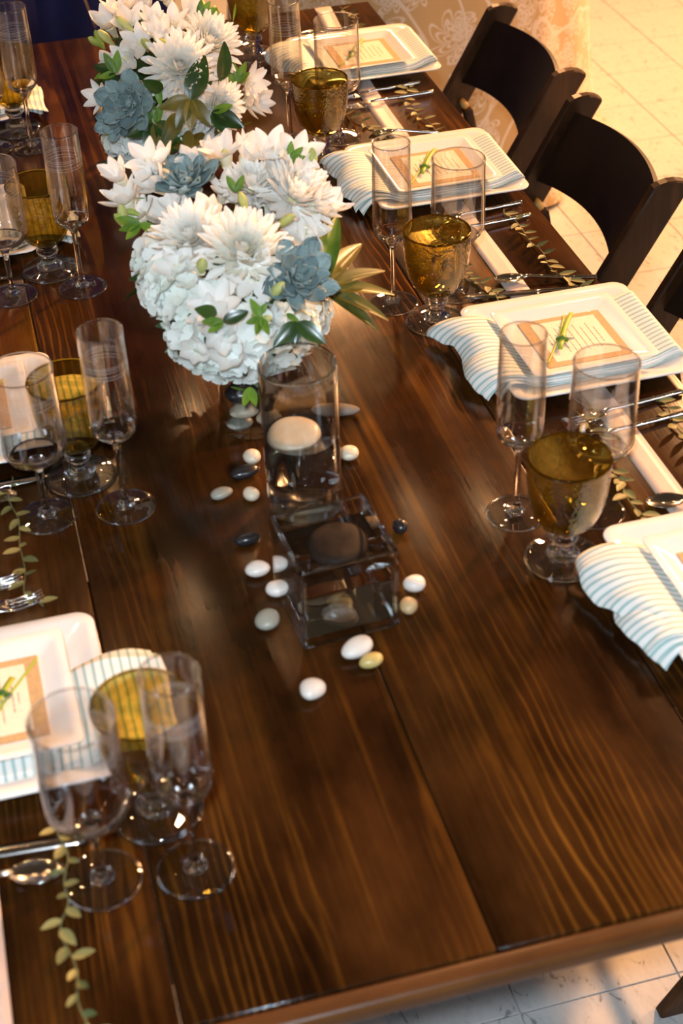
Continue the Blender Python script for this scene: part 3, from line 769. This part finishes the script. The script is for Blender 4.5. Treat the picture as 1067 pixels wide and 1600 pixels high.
# ------------------------------------------------------------------ vases with floating candles
VX, VY = .312, 1.502
vs = thing('cylinder_vase', 'tall clear glass cylinder vase half full of water', 'vase', (VX, VY, T+.0002))
R, Hh, t = .0470, .2130, .0022
link('glass_wall', mesh('glass_wall', *lathe(smooth_profile([(0, 0), (R-.004, 0), (R-.001, .001), (R, .004), (R, .05), (R, .15), (R, Hh-.0015)], 2)+smooth_profile([(R-t*.5, Hh), (R-t, Hh-.0015), (R-t, .15), (R-t, .05), (R-t, .012), (R-t-.004, .008), (0, .0075)], 2), 64), M['vase_glass']), vs)
link('rim', mesh('rim', *torus_rim(R-t*.5, Hh-.0006, .0012), M['glass']), vs)
WL = .113
link('water', mesh('water', *lathe([(0, .0073), (R-t-.004, .0076), (R-t+.0003, .012), (R-t+.0003, WL+.0012), (R-t-.0012, WL), (0, WL)], 64), M['water']), vs)
def candle(x, y, z, r, h, mat, lab, rz):
    prof = [(0, -h), (r*.45, -h*.94), (r*.78, -h*.62), (r*.97, -h*.15), (r, h*.1), (r*.93, h*.42), (r*.74, h*.62), (r*.4, h*.72), (0, h*.74)]
    v, f = lathe(smooth_profile(prof, 4), 40); v = [(p[0]*1.0, p[1]*.94, p[2]+.0012*math.sin(p[0]*90+p[1]*60)) for p in v]
    o = link('floating_candle', mesh('floating_candle', v, f, mat), None, (x, y, z), (.05, -.04, rz)); return tag(o, lab, 'candle')
candle(VX-.009, VY+.002, T+WL-.002, .0335, .017, M['candle'], 'cream pebble-shaped candle floating in the cylinder vase', .3)
CA = math.atan2(1.2575-1.2492, .3616-.2483)
ex = V(math.cos(CA), math.sin(CA), 0); ey = V(-math.sin(CA), math.cos(CA), 0)
S = .1135
cc = V(.2483, 1.2492, 0)+ex*S/2+ey*S/2
cb = thing('cube_vase', 'square clear glass vase of water in front of the cylinder vase', 'vase', (cc.x, cc.y, T+.0002), CA)
def cube_wall():
    h, t, b, Hc = S/2, .0045, .010, .110
    rings = [rsq(h-.0015, .004, 0, 3), rsq(h, .004, .0015, 3), rsq(h, .004, Hc-.0012, 3), rsq(h-.0012, .003, Hc, 3), rsq(h-t+.001, .003, Hc, 3), rsq(h-t, .003, Hc-.0012, 3), rsq(h-t, .003, b+.002, 3), rsq(h-t-.002, .003, b, 3)]
    m = len(rings[0]); v = [p for r in rings for p in r]; f = []
    for a in range(len(rings)-1):
        for i in range(m): j = (i+1) % m; f.append((a*m+i, a*m+j, (a+1)*m+j, (a+1)*m+i))
    f.append(tuple(range(m-1, -1, -1))); q = (len(rings)-1)*m; f.append(tuple(range(q, q+m)))
    return v, f
link('glass_wall', mesh('glass_wall', *cube_wall(), M['vase_glass'], False), cb)
def frame_bars():
    h = S/2-.0020; z0, z1 = .0018, .1085; q = .0021; parts = []
    for sx_ in (-1, 1):
        for sy_ in (-1, 1):
            parts.append(bevel_box((sx_*h-q, sy_*h-q, z0), (sx_*h+q, sy_*h+q, z1), .0008, 1))
    for z in (z1, z0):
        for s in (-1, 1):
            parts.append(bevel_box((-h+q, s*h-q, z-.0016), (h-q, s*h+q, z+.0016), .0008, 1)); parts.append(bevel_box((s*h-q, -h+q, z-.0016), (s*h+q, h-q, z+.0016), .0008, 1))
    return join(parts)
link('thick_edges', mesh('thick_edges', *frame_bars(), M['glass'], False), cb)
CW = .086
def cube_water():
    h = S/2-.0045+.0003; rings = [rsq(h-.002, .003, .0098, 3), rsq(h, .003, .012, 3), rsq(h, .003, CW+.001, 3), rsq(h-.0012, .003, CW, 3)]
    m = len(rings[0]); v = [p for r in rings for p in r]; f = []
    for a in range(3):
        for i in range(m): j = (i+1) % m; f.append((a*m+i, a*m+j, (a+1)*m+j, (a+1)*m+i))
    f.append(tuple(range(m-1, -1, -1))); f.append(tuple(range(3*m, 4*m))); return v, f
link('water', mesh('water', *cube_water(), M['water'], False), cb)
candle(cc.x+.006, cc.y+.004, T+CW-.002, .0365, .021, M['dark_candle'], 'dark brown pebble-shaped candle floating in the square vase', .9)

# ------------------------------------------------------------------ pebbles on the table
PB = {}
def pebble_me(seed, mat):
    if (seed, mat) in PB: return PB[(seed, mat)]
    bm = bmesh.new(); bmesh.ops.create_icosphere(bm, subdivisions=3, radius=1)
    rnd = random.Random(seed); ds = [(Vector((rnd.gauss(0, 1), rnd.gauss(0, 1), rnd.gauss(0, .6))).normalized(), rnd.uniform(-.16, .12)) for _ in range(7)]
    for q in bm.verts:
        n = q.co.normalized(); k = 1
        for d, a in ds: k += a*max(0, n.dot(d))**3
        q.co = n*k
    zm = min(q.co.z for q in bm.verts)
    for q in bm.verts: q.co.z -= zm
    me = bpy.data.meshes.new('pebble'); bm.to_mesh(me); bm.free(); me.materials.append(M[mat]); me.polygons.foreach_set('use_smooth', [True]*len(me.polygons))
    PB[(seed, mat)] = me; return me
def pebble(x, y, a, b, h, rz, mat, lab, seed, z=0.0, tilt=0.0):
    o = link('pebble', pebble_me(seed, mat), None, (x, y, T+.0003+z), (0, tilt, rz), (a, b, h)); return tag(o, lab, 'pebble', 'polished pebbles on the table')
pebble(.269, 1.620, .0115, .0135, .009, .1, 'cream_stone', 'cream egg-shaped pebble beside the flower vase, left of the cylinder', 1)
pebble(.392, 1.590, .0135, .0135, .009, .5, 'cream_stone', 'cream and tan round pebble behind the cylinder vase, alone', 2)
pebble(.253, 1.591, .0190, .0110, .0075, .15, 'black_stone', 'black oblong pebble between two cream ones beside the cylinder vase', 3)
pebble(.216, 1.556, .0150, .0095, .007, .2, 'grey_stone', 'flat grey pebble, outermost of the cluster by the cylinder vase', 4)
pebble(.251, 1.541, .0105, .0115, .009, .4, 'cream_stone', 'small cream pebble touching the shadow of the cylinder vase', 5)
pebble(.227, 1.393, .0155, .0125, .009, .1, 'white_stone', 'white oval pebble beside the square vase, on the glassware side', 6)
pebble(.219, 1.303, .0145, .0165, .009, -.5, 'grey_stone', 'grey-green oval pebble near the corner of the square vase', 7)
pebble(.396, 1.312, .0135, .0135, .010, .3, 'white_stone', 'pinkish white pebble on the chair side of the square vase', 8)
pebble(.379, 1.277, .0110, .0130, .0085, .1, 'tan_stone', 'tan pebble partly behind the square vase beside a pinkish one', 9)
pebble(.306, 1.228, .0195, .0135, .0095, .35, 'white_stone', 'long white pebble leaning on the near face of the square vase', 10)
pebble(.313, 1.204, .0160, .0105, .0075, .2, 'yellow_stone', 'yellow pebble touching the long white one before the square vase', 11)
pebble(.239, 1.176, .0155, .0150, .010, .2, 'white_stone', 'white round pebble lying alone nearest the camera', 12)
pebble(.411, 1.421, .0100, .0115, .009, .2, 'black_stone', 'small black pebble beside the far corner of the square vase', 13)
pebble(.376, 1.440, .0150, .0100, .0075, .1, 'tan_stone', 'tan pebble seen through the back of the square vase', 14)
pebble(.2395, 1.352, .0125, .0115, .0085, .1, 'white_stone', 'white pebble hidden by the side wall of the square vase', 15)
pebble(.226, 1.455, .0160, .0100, .0075, .1, 'black_stone', 'black flat pebble beside the foot of the cylinder vase', 16)
pebble(.243, 2.809, .0160, .0120, .0085, .1, 'tan_stone', 'orange tan pebble beside the farther flower arrangement', 17)
pebble(.402, 1.693, .0330, .0120, .0085, -.35, 'drift', 'long mottled grey piece of driftwood behind the cylinder vase', 18)['category'] = 'driftwood'
dw = bpy.data.objects['pebble.017']; dw.name = 'driftwood'; del dw['group']

# ------------------------------------------------------------------ flower arrangements
def petal_mesh(name, L, W, cup, bend, mat, tip=1.0, n=5):
    v, f = blade(L, W, cup, bend, n, tip); return mesh(name, v, f, mat)
def spoon_petal(L, W, cup, bend, n=6):
    g = []
    for i in range(n+1):
        u = i/n; wv = W*.5*(.38+.62*math.sin(PI*.5*min(u*1.25, 1)))*(1 if u < .8 else math.sqrt(max(0.02, 1-((u-.8)/.2)**2*.95)))
        z = bend*L*u*u
        g.append([(L*u, -wv, z+cup*wv), (L*u, -wv*.5, z+cup*wv*.2), (L*u, 0, z-.0), (L*u, wv*.5, z+cup*wv*.2), (L*u, wv, z+cup*wv)])
    v = [p for r in g for p in r]; f = []
    for i in range(n):
        for j in range(4): a = i*5+j; f.append((a, a+1, a+6, a+5))
    return v, f
def pmat(a, elev, r0, z0, roll=0.0, s=1.0):
    return Matrix.Rotation(a, 4, 'Z') @ Matrix.Translation((r0, 0, z0)) @ Matrix.Rotation(-elev, 4, 'Y') @ Matrix.Rotation(roll, 4, 'X') @ Matrix.Scale(s, 4)
CH_P = [mesh('petal', *spoon_petal(.5, .098, .5, b), M['white_petal']) for b in (.05, .18, -.08)]
def chrys_inner():
    rnd = random.Random(11); parts = []
    for n, L, el, r0, z0 in ((25, .45, .30, .02, .04), (25, .40, .50, .02, .06), (23, .35, .70, .02, .08), (20, .29, .92, .015, .09), (16, .23, 1.15, .012, .10), (10, .16, 1.35, .01, .11)):
        for i in range(n):
            m = pmat(2*PI*(i+rnd.random()*.5)/n, el+rnd.uniform(-.1, .1), r0, z0, rnd.uniform(-.2, .2), 1)
            parts.append(xf(spoon_petal(L, .092, .55, .28+.1*rnd.random(), 4), m))
    return join(parts)
CH_I = mesh('inner_petals', *chrys_inner(), M['inner_petal'])
CH_C = mesh('chrysanthemum', *lathe(smooth_profile([(0, -.04), (.05, -.03), (.075, .04), (.07, .16), (.045, .235), (0, .25)], 2), 14), M['yellow_eye'])
FZ_P = [mesh('petal', *blade(.62, q, .5, b, 8), M['white_petal']) for b, q in ((.42, .40), (.25, .34))]
FZ_T = mesh('freesia', *lathe(smooth_profile([(0, -.62), (.05, -.60), (.08, -.42), (.14, -.2), (.19, -.04), (.15, -.03), (.08, -.15), (0, -.22)], 3), 14), M['cream_petal'])
HY_P = []
def floret():
    parts = []
    for k in range(4): parts.append(xf(spoon_petal(.0142, .0155, .15, .15, 4), pmat(k*PI/2, .12, .0006, 0, .12)))
    return join(parts)
HY_F = mesh('floret', *floret(), M['floret'])
def hy_core():
    return lathe([(0, -.7), (.5, -.55), (.8, -.1), (.75, .4), (.45, .72), (0, .82)], 14)
HY_C = mesh('hydrangea', *hy_core(), M['floret'])
SU_L = [mesh('leaf', *sheet([[(u*.5, t*.5*w*(.55+.75*math.sin(PI*min(u*.83+.04, 1))**1.1)*.225*(1 if u < .85 else (1.01-u)/.16), .10*u*u+.10*abs(t)**2*u) for t in (-1, -.5, 0, .5, 1)] for u in [i/8 for i in range(9)]], .03), M['succulent']) for w in (.9, 1.1)]
SU_C = mesh('succulent', *lathe([(0, -.12), (.08, -.08), (.11, .05), (.05, .16), (0, .19)], 12), M['succulent'])
BUD = mesh('bud', *lathe(smooth_profile([(0, -.55), (.06, -.5), (.13, -.2), (.19, .1), (.15, .38), (.06, .52), (0, .56)], 3), 12), M['bud'])
LF_D = mesh('leaf', *blade(.055, .028, .2, -.15, 8, 1, .1), M['dark_leaf'])
LF_G = mesh('leaf', *blade(.055, .026, .2, -.2, 8, 1, .1), M['gold_leaf'])
LF_F = mesh('leaf', *blade(.030, .013, .3, .2, 6), M['fresh_leaf'])
LF_S = mesh('leaf', *blade(.105, .024, .5, -.15, 10, 1), M['gold_leaf'])
LF_S2 = mesh('leaf', *blade(.105, .022, .5, -.12, 10, 1), M['fresh_leaf'])
def chrysanthemum(root, p, n, d, rnd):
    o = link('chrysanthemum', CH_C, root); place(o, p, n, rnd.random()*6, d)
    q = link('inner_petals', CH_I, o); q['kind'] = 'stuff'
    for k, (m, el, z0) in enumerate(((26, .10, .02),)):
        for i in range(m):
            c = link('petal', CH_P[rnd.randrange(3)], o); c.matrix_local = pmat(2*PI*(i+.3*rnd.random())/m, el+rnd.uniform(-.16, .14), .03, z0, rnd.uniform(-.25, .25), rnd.uniform(.92, 1.05))
def freesia(root, p, n, rnd, s=.054):
    nn = Vector(n)+Vector((rnd.uniform(-.5, .5), rnd.uniform(-.7, .3), rnd.uniform(-.1, .4)))
    s *= rnd.uniform(.9, 1.12); o = link('freesia', FZ_T, root); place(o, Vector(p)+Vector(n).normalized()*.010, nn, rnd.random()*6, s)
    op = rnd.choice((.15, .35, .6))
    for i in range(6):
        c = link('petal', FZ_P[i % 2], o); c.matrix_local = pmat(i*PI/3, op+(.25 if i % 2 else 0)+rnd.uniform(-.1, .1), .10, -.06, rnd.uniform(-.15, .15), 1)
def hydrangea(root, p, n, r, rnd):
    nn = Vector(n); o = link('hydrangea', HY_C, root); pc = Vector(p)-nn*r*.55; pc.z = max(pc.z, r*1.2+.010); place(o, pc, n, 0, r*.93)
    N = 34; ga = PI*(3-5**.5)
    for i in range(N):
        z = 1-(i+.5)*1.35/N; q = math.sqrt(max(0, 1-z*z)); a = i*ga+rnd.random()*.2
        d = V(q*math.cos(a), q*math.sin(a), z); c = link('floret', HY_F, o)
        m = Matrix.Translation(d*(1.0+rnd.uniform(-.03, .09))) @ frame(d+V(rnd.uniform(-.3, .3), rnd.uniform(-.3, .3), rnd.uniform(-.3, .3)), rnd.random()*6) @ Matrix.Scale(rnd.uniform(.92, 1.15)/(r*.93), 4)
        c.matrix_local = m
def succulent(root, p, n, d, rnd):
    o = link('succulent', SU_C, root); place(o, Vector(p)+Vector(n)*.012, n, rnd.random()*6, d)
    k = 0; ga = PI*(3-5**.5)
    for i in range(24):
        u = i/23; el = .10+1.05*u**1.3; s = 1.0-.62*u
        c = link('leaf', SU_L[i % 2], o); c.matrix_local = pmat(i*ga, el, .05, .0+.10*u, 0, s)
def bud(root, p, n, rnd):
    nn = Vector(n)+Vector((rnd.uniform(-.7, .7), rnd.uniform(-.7, .7), rnd.uniform(-.2, .6)))
    place(link('bud', BUD, root), Vector(p)+Vector(n)*.018, nn, rnd.random()*6, rnd.uniform(.026, .040))
def leaf(root, me, p, d, up=(0, 0, 1), s=1.0):
    x = Vector(d).normalized(); z = Vector(up); z = (z-x*z.dot(x)); z = z.normalized() if z.length > .01 else V(0, 1, 0); y = z.cross(x)
    o = link('leaf', me, root); o.matrix_local = Matrix.Translation(Vector(p)) @ Matrix((x, y, z)).transposed().to_4x4() @ Matrix.Scale(s, 4); return o
def filler(C, R, seed):
    rnd = random.Random(seed); parts = []
    for i in range(170):
        d = V(rnd.gauss(0, 1), rnd.gauss(0, 1), rnd.gauss(.2, 1)).normalized()
        p = V(*[C[k]+d[k]*R[k]*rnd.uniform(.72, .98) for k in range(3)])
        if p.z < .075: continue
        parts.append(xf(blade(.04, .018, .3, .1, 4), Matrix.Translation(p) @ frame(d+V(rnd.uniform(-1, 1), rnd.uniform(-1, 1), rnd.uniform(-1, 1)), rnd.random()*6)))
    v, f = lathe([(0, -1), (.6, -.8), (.95, -.2), (.9, .3), (.55, .75), (0, .9)], 20)
    parts.append(([(C[0]+p[0]*R[0]*.84, C[1]+p[1]*R[1]*.84, max(.085, C[2]+p[2]*R[2]*.80)) for p in v], f))
    return join(parts)
def arrangement(F, C, R, vase, lab, seed, group):
    rnd = random.Random(seed); vx, vy = vase
    root = thing('flower_arrangement', lab, 'flowers', (0, 0, T+.0002), 0)
    r, h, t = .045, .128, .002
    link('vase', mesh('vase', *lathe([(0, 0), (r-.002, 0), (r, .002), (r, h-.001), (r-t*.5, h), (r-t, h-.001), (r-t, .010), (r-t-.002, .008), (0, .0078)], 48), M['vase_glass']), root, (vx, vy, 0))
    ob = link('greenery', mesh('greenery', *filler(C, R, seed), M['dark_leaf']), root); ob['kind'] = 'stuff'
    link('rim', mesh('rim', *torus_rim(r-t*.5, h, .0012), M['glass']), root, (vx, vy, 0))
    # stones filling the vase
    spots = [(-.020, -.020, .009, .019, .016, .008, 'grey_stone'), (.018, -.022, .009, .018, .015, .009, 'cream_stone'), (.0, .020, .009, .022, .018, .009, 'grey_stone'),
             (-.014, -.023, .027, .020, .015, .009, 'cream_stone'), (.017, -.021, .030, .018, .016, .012, 'black_stone'), (.004, .019, .030, .024, .018, .010, 'grey_stone'),
             (-.008, -.017, .050, .030, .020, .014, 'black_stone'), (.010, .018, .054, .026, .018, .012, 'grey_stone'), (.022, -.014, .055, .016, .018, .008, 'cream_stone'),
             (-.004, -.016, .080, .032, .021, .015, 'drift'), (.006, .017, .080, .028, .018, .014, 'cream_stone'), (.0, .0, .107, .030, .026, .007, 'drift')]
    for i, (x, y, z, a, b, c, mt) in enumerate(spots):
        link('stone', pebble_me(20+i, mt), root, (vx+x, vy+y, z), (0, 0, i*1.1*0), (a, b, c))
    def tocam(q, k): return tuple(Vector(q[3:6])*(1-k)+V(-.12, -.78, .6)*k)
    for q in F['hyd']: hydrangea(root, q[:3], q[3:6], q[6], rnd)
    for q in F['chrys']: chrysanthemum(root, q[:3], tocam(q, .5), q[6]*1.1, rnd)
    for q in F['succ']: succulent(root, V(*q[:3])+V(*q[3:6])*.006, tocam(q, .55), q[6]*1.12, rnd)
    for q in F['free']:
        freesia(root, q[:3], tocam(q, .4), rnd)
        if rnd.random() < .45: freesia(root, V(*q[:3])+V(rnd.uniform(-.025, .025), rnd.uniform(-.02, .03), -.012), tocam(q, .4), rnd, .048)
    for q in F['buds']: bud(root, q[:3], q[3:6], rnd)
    return root, rnd
FLOWERS_NEAR = dict(
  chrys=[(0.298,1.729,0.242,0.11,-0.34,0.93,0.112),(0.392,1.859,0.241,0.67,0.22,0.71,0.11),(0.244,1.777,0.247,-0.32,-0.1,0.94,0.1),(0.343,1.887,0.25,0.39,0.35,0.85,0.085)],
  succ=[(0.263,1.909,0.25,-0.15,0.45,0.88,0.085),(0.35,1.702,0.206,0.59,-0.52,0.61,0.095)],
  free=[(0.179,1.936,0.268,-0.53,0.4,0.75),(0.181,1.914,0.243,-0.61,0.39,0.69),(0.22,1.942,0.28,-0.33,0.43,0.84),(0.225,1.921,0.256,-0.37,0.44,0.82),(0.317,1.926,0.284,0.17,0.39,0.9),(0.345,1.914,0.28,0.32,0.36,0.88),(0.373,1.907,0.284,0.44,0.31,0.84),(0.308,1.891,0.243,0.18,0.41,0.89),(0.405,1.891,0.281,0.57,0.25,0.79),(0.383,1.888,0.267,0.53,0.28,0.8),(0.303,1.697,0.226,0.16,-0.53,0.83),(0.219,1.74,0.227,-0.54,-0.29,0.79),(0.251,1.676,0.203,-0.33,-0.71,0.62),(0.252,1.661,0.178,-0.35,-0.88,0.33),(0.264,1.653,0.153,-0.24,-0.97,-0.03),(0.234,1.668,0.171,-0.54,-0.81,0.22),(0.408,1.868,0.258,0.65,0.21,0.73),(0.276,1.927,0.273,-0.05,0.43,0.9),(0.393,1.824,0.208,0.83,0.11,0.54),(0.274,1.814,0.254,-0.08,0.06,0.99),(0.366,1.85,0.222,0.66,0.24,0.72),(0.252,1.892,0.23,-0.28,0.46,0.84),(0.354,1.868,0.234,0.52,0.3,0.79),(0.229,1.89,0.225,-0.46,0.44,0.77),(0.418,1.839,0.233,0.78,0.13,0.61),(0.196,1.897,0.227,-0.63,0.4,0.67),(0.382,1.873,0.251,0.59,0.26,0.77)],
  buds=[(0.182,1.895,0.224,-0.69,0.38,0.61),(0.193,1.897,0.227,-0.64,0.4,0.66),(0.247,1.717,0.231,-0.32,-0.41,0.85),(0.318,1.679,0.207,0.32,-0.68,0.66),(0.184,1.888,0.217,-0.72,0.37,0.59),(0.313,1.915,0.271,0.16,0.4,0.9),(0.316,1.817,0.251,0.24,0.08,0.97),(0.292,1.661,0.192,0.07,-0.86,0.51),(0.3,1.659,0.187,0.16,-0.88,0.45),(0.355,1.79,0.234,0.56,-0.05,0.83),(0.419,1.877,0.273,0.64,0.21,0.74)],
  hyd=[(0.194,1.831,0.212,-0.76,0.15,0.63,0.042),(0.212,1.713,0.206,-0.65,-0.46,0.6,0.045),(0.215,1.681,0.158,-0.71,-0.71,0.04,0.045),(0.289,1.653,0.174,0.04,-0.96,0.28,0.045),(0.327,1.664,0.134,0.44,-0.85,-0.29,0.042),(0.387,1.733,0.134,0.9,-0.35,-0.25,0.045),(0.278,1.654,0.133,-0.08,-0.94,-0.32,0.04),(0.358,1.685,0.142,0.72,-0.67,-0.17,0.04),(0.239,1.665,0.139,-0.49,-0.84,-0.22,0.04),(0.192,1.759,0.208,-0.78,-0.2,0.59,0.04)],
  leaf=[(0.324,1.667,0.186,0.4,-0.81,0.42),(0.253,1.67,0.197,-0.32,-0.77,0.56),(0.26,1.667,0.114,-0.25,-0.79,-0.55),(0.228,1.685,0.195,-0.55,-0.66,0.51),(0.305,1.668,0.2,0.2,-0.78,0.6),(0.215,1.903,0.235,-0.5,0.43,0.75)],
)
FLOWERS_FAR = dict(
  chrys=[(0.341,2.451,0.209,0.06,-0.74,0.67,0.12),(0.397,2.5,0.222,0.55,-0.39,0.74,0.11),(0.394,2.445,0.143,0.59,-0.81,-0.02,0.095)],
  succ=[(0.264,2.457,0.162,-0.69,-0.7,0.18,0.1),(0.246,2.477,0.132,-0.82,-0.55,-0.13,0.075)],
  free=[(0.276,2.631,0.244,-0.45,0.34,0.83),(0.319,2.627,0.249,-0.13,0.34,0.93),(0.357,2.625,0.258,0.17,0.31,0.94),(0.386,2.615,0.251,0.39,0.26,0.88),(0.322,2.506,0.244,-0.11,-0.34,0.93),(0.292,2.508,0.236,-0.37,-0.33,0.87),(0.244,2.52,0.202,-0.8,-0.27,0.54),(0.265,2.502,0.217,-0.62,-0.37,0.69),(0.258,2.625,0.229,-0.61,0.32,0.73),(0.223,2.535,0.146,-0.98,-0.18,0.01),(0.464,2.527,0.141,0.98,-0.19,-0.03),(0.455,2.511,0.114,0.92,-0.28,-0.26),(0.32,2.549,0.253,-0.13,-0.09,0.99),(0.349,2.53,0.251,0.12,-0.2,0.97),(0.289,2.566,0.246,-0.38,0.01,0.92),(0.388,2.571,0.242,0.45,0.03,0.89),(0.304,2.431,0.139,-0.32,-0.94,-0.07)],
  buds=[(0.282,2.557,0.242,-0.45,-0.05,0.89),(0.303,2.488,0.231,-0.29,-0.46,0.84),(0.325,2.482,0.233,-0.09,-0.5,0.86),(0.253,2.469,0.165,-0.77,-0.61,0.2),(0.24,2.5,0.108,-0.85,-0.39,-0.36),(0.247,2.613,0.205,-0.77,0.28,0.57),(0.253,2.567,0.222,-0.7,0.01,0.72),(0.241,2.612,0.202,-0.8,0.27,0.53),(0.279,2.447,0.119,-0.55,-0.79,-0.28),(0.394,2.606,0.238,0.49,0.23,0.84),(0.404,2.601,0.233,0.57,0.2,0.8),(0.414,2.596,0.229,0.64,0.17,0.75),(0.424,2.59,0.223,0.72,0.14,0.69)],
  hyd=[(0.233,2.522,0.065,-0.74,-0.21,-0.64,0.042),(0.251,2.509,0.051,-0.61,-0.27,-0.74,0.042),(0.323,2.439,0.099,-0.12,-0.85,-0.51,0.042),(0.355,2.492,0.052,0.17,-0.43,-0.89,0.04),(0.377,2.458,0.086,0.4,-0.68,-0.61,0.042),(0.294,2.497,0.043,-0.32,-0.36,-0.88,0.04),(0.317,2.498,0.048,-0.15,-0.39,-0.91,0.04)],
  leaf=[(0.392,2.458,0.191,0.54,-0.69,0.48),(0.322,2.426,0.146,-0.14,-0.99,0.01),(0.346,2.429,0.12,0.11,-0.95,-0.28),(0.372,2.433,0.132,0.38,-0.91,-0.15),(0.417,2.495,0.076,0.68,-0.39,-0.62),(0.308,2.434,0.174,-0.28,-0.9,0.32),(0.295,2.467,0.076,-0.37,-0.61,-0.7),(0.264,2.509,0.053,-0.55,-0.29,-0.78),(0.279,2.47,0.084,-0.52,-0.59,-0.62),(0.302,2.444,0.1,-0.33,-0.81,-0.49),(0.244,2.498,0.188,-0.81,-0.4,0.42),(0.433,2.584,0.218,0.77,0.1,0.63),(0.44,2.495,0.085,0.79,-0.36,-0.49),(0.289,2.502,0.048,-0.37,-0.35,-0.86)],
)
root, rnd = arrangement(FLOWERS_NEAR, (.285, 1.80, .155), (.115, .15, .10), (.290, 1.712), 'white flower arrangement with blue succulents behind the cylinder vase', 21, None)
# fanned umbrella-leaf whorl on the chair side
c0 = V(.398, 1.735, .172)
for i, (tx, ty, tz) in enumerate(((.412, 1.85, .20), (.432, 1.845, .20), (.485, 1.84, .19), (.50, 1.775, .175), (.505, 1.742, .155), (.488, 1.708, .135), (.472, 1.695, .125), (.455, 1.855, .225))):
    d = V(tx, ty, tz)-c0; leaf(root, (LF_S2 if i in (1, 7) else LF_S), c0, d, (0, -.25, 1), d.length/.105)
for q in FLOWERS_NEAR['leaf']:
    n = V(*q[3:6]); leaf(root, LF_F if rnd.random() < .6 else LF_D, V(*q[:3])+n*.022, V(rnd.uniform(-1, 1), rnd.uniform(-.5, .3), rnd.uniform(-1, .2)), n, .65)
near_root = root
root, rnd = arrangement(FLOWERS_FAR, (.335, 2.565, .145), (.115, .14, .11), (.320, 2.575), 'white flower arrangement with dark rounded leaves, farther down the table', 33, None)
for i, q in enumerate(FLOWERS_FAR['leaf']):
    q = (q[0], q[1], max(q[2], .085))+tuple(q[3:])
    n = V(*q[3:6]); d = V(rnd.uniform(-.6, .6), rnd.uniform(-.4, .2), (.9 if i == 0 else rnd.uniform(-1, .1)))
    big = i in (0, 1, 2, 3, 4, 6, 7, 8)
    leaf(root, (LF_D if i in (0, 4, 6, 7, 12) else LF_G if i < 4 else LF_F), V(*q[:3])+n*.036-(d.normalized()*.02), d, n, 1.15 if big else 1.0)
    if i < 12: leaf(root, rnd.choice((LF_D, LF_D, LF_G, LF_F)), V(*q[:3])+n*.026+V(rnd.uniform(-.02, .02), -.01, rnd.uniform(-.02, .02)), V(rnd.uniform(-1, 1), rnd.uniform(-.5, .2), rnd.uniform(-.8, .6)), n, rnd.uniform(.6, .9))
IR, IU, IN = V(.97, -.23, 0), V(.14, .6, .79), V(-.13, -.75, .61)
def whorl(root, c, items):
    for deg, me, s in items:
        a = math.radians(deg); dd = IR*math.cos(a)+IU*math.sin(a)+IN*.15
        leaf(root, me, Vector(c)+IN*.020, dd, IN, s)
whorl(root, (.349, 2.400, .172), ((192, LF_G, .95), (240, LF_G, .95), (266, LF_G, .9), (305, LF_G, .95), (70, LF_D, 1.35)))
whorl(root, (.385, 2.415, .140), ((330, LF_D, 1.05), (300, LF_D, .8), (10, LF_F, 1.2)))
whorl(root, (.288, 2.425, .130), ((205, LF_D, .9), (250, LF_D, .9), (290, LF_G, 1.0), (325, LF_D, 1.0), (95, LF_F, 1.3), (130, LF_F, 1.2), (60, LF_F, 1.1)))
whorl(root, (.240, 2.470, .205), ((120, LF_F, 1.2), (160, LF_D, .7), (80, LF_F, 1.2), (200, LF_F, 1.0)))
whorl(root, (.400, 2.560, .245), ((20, LF_F, 1.2), (50, LF_F, 1.1), (-10, LF_F, 1.1), (80, LF_F, 1.0)))
whorl(root, (.445, 2.500, .150), ((60, LF_F, 1.2), (100, LF_F, 1.1), (30, LF_F, .9), (150, LF_F, .9)))
whorl(near_root, (.190, 1.885, .225), ((200, LF_F, 1.0), (170, LF_F, 1.1), (230, LF_F, 1.0), (330, LF_F, 1.0)))
whorl(near_root, (.300, 1.645, .195), ((250, LF_F, .8), (290, LF_F, .8), (120, LF_F, .9), (200, LF_F, .7)))
whorl(near_root, (.345, 1.645, .180), ((225, LF_D, .8), (320, LF_D, .8), (260, LF_D, .6)))
whorl(near_root, (.252, 1.645, .198), ((180, LF_F, .9), (215, LF_F, .8), (20, LF_D, .6)))
whorl(near_root, (.275, 1.625, .110), ((250, LF_F, .9), (285, LF_F, .9)))
whorl(near_root, (.318, 1.86, .262), ((60, LF_F, .8), (120, LF_F, .8)))
whorl(near_root, (.400, 1.90, .275), ((40, LF_F, .9), (80, LF_F, .9), (10, LF_F, .8)))
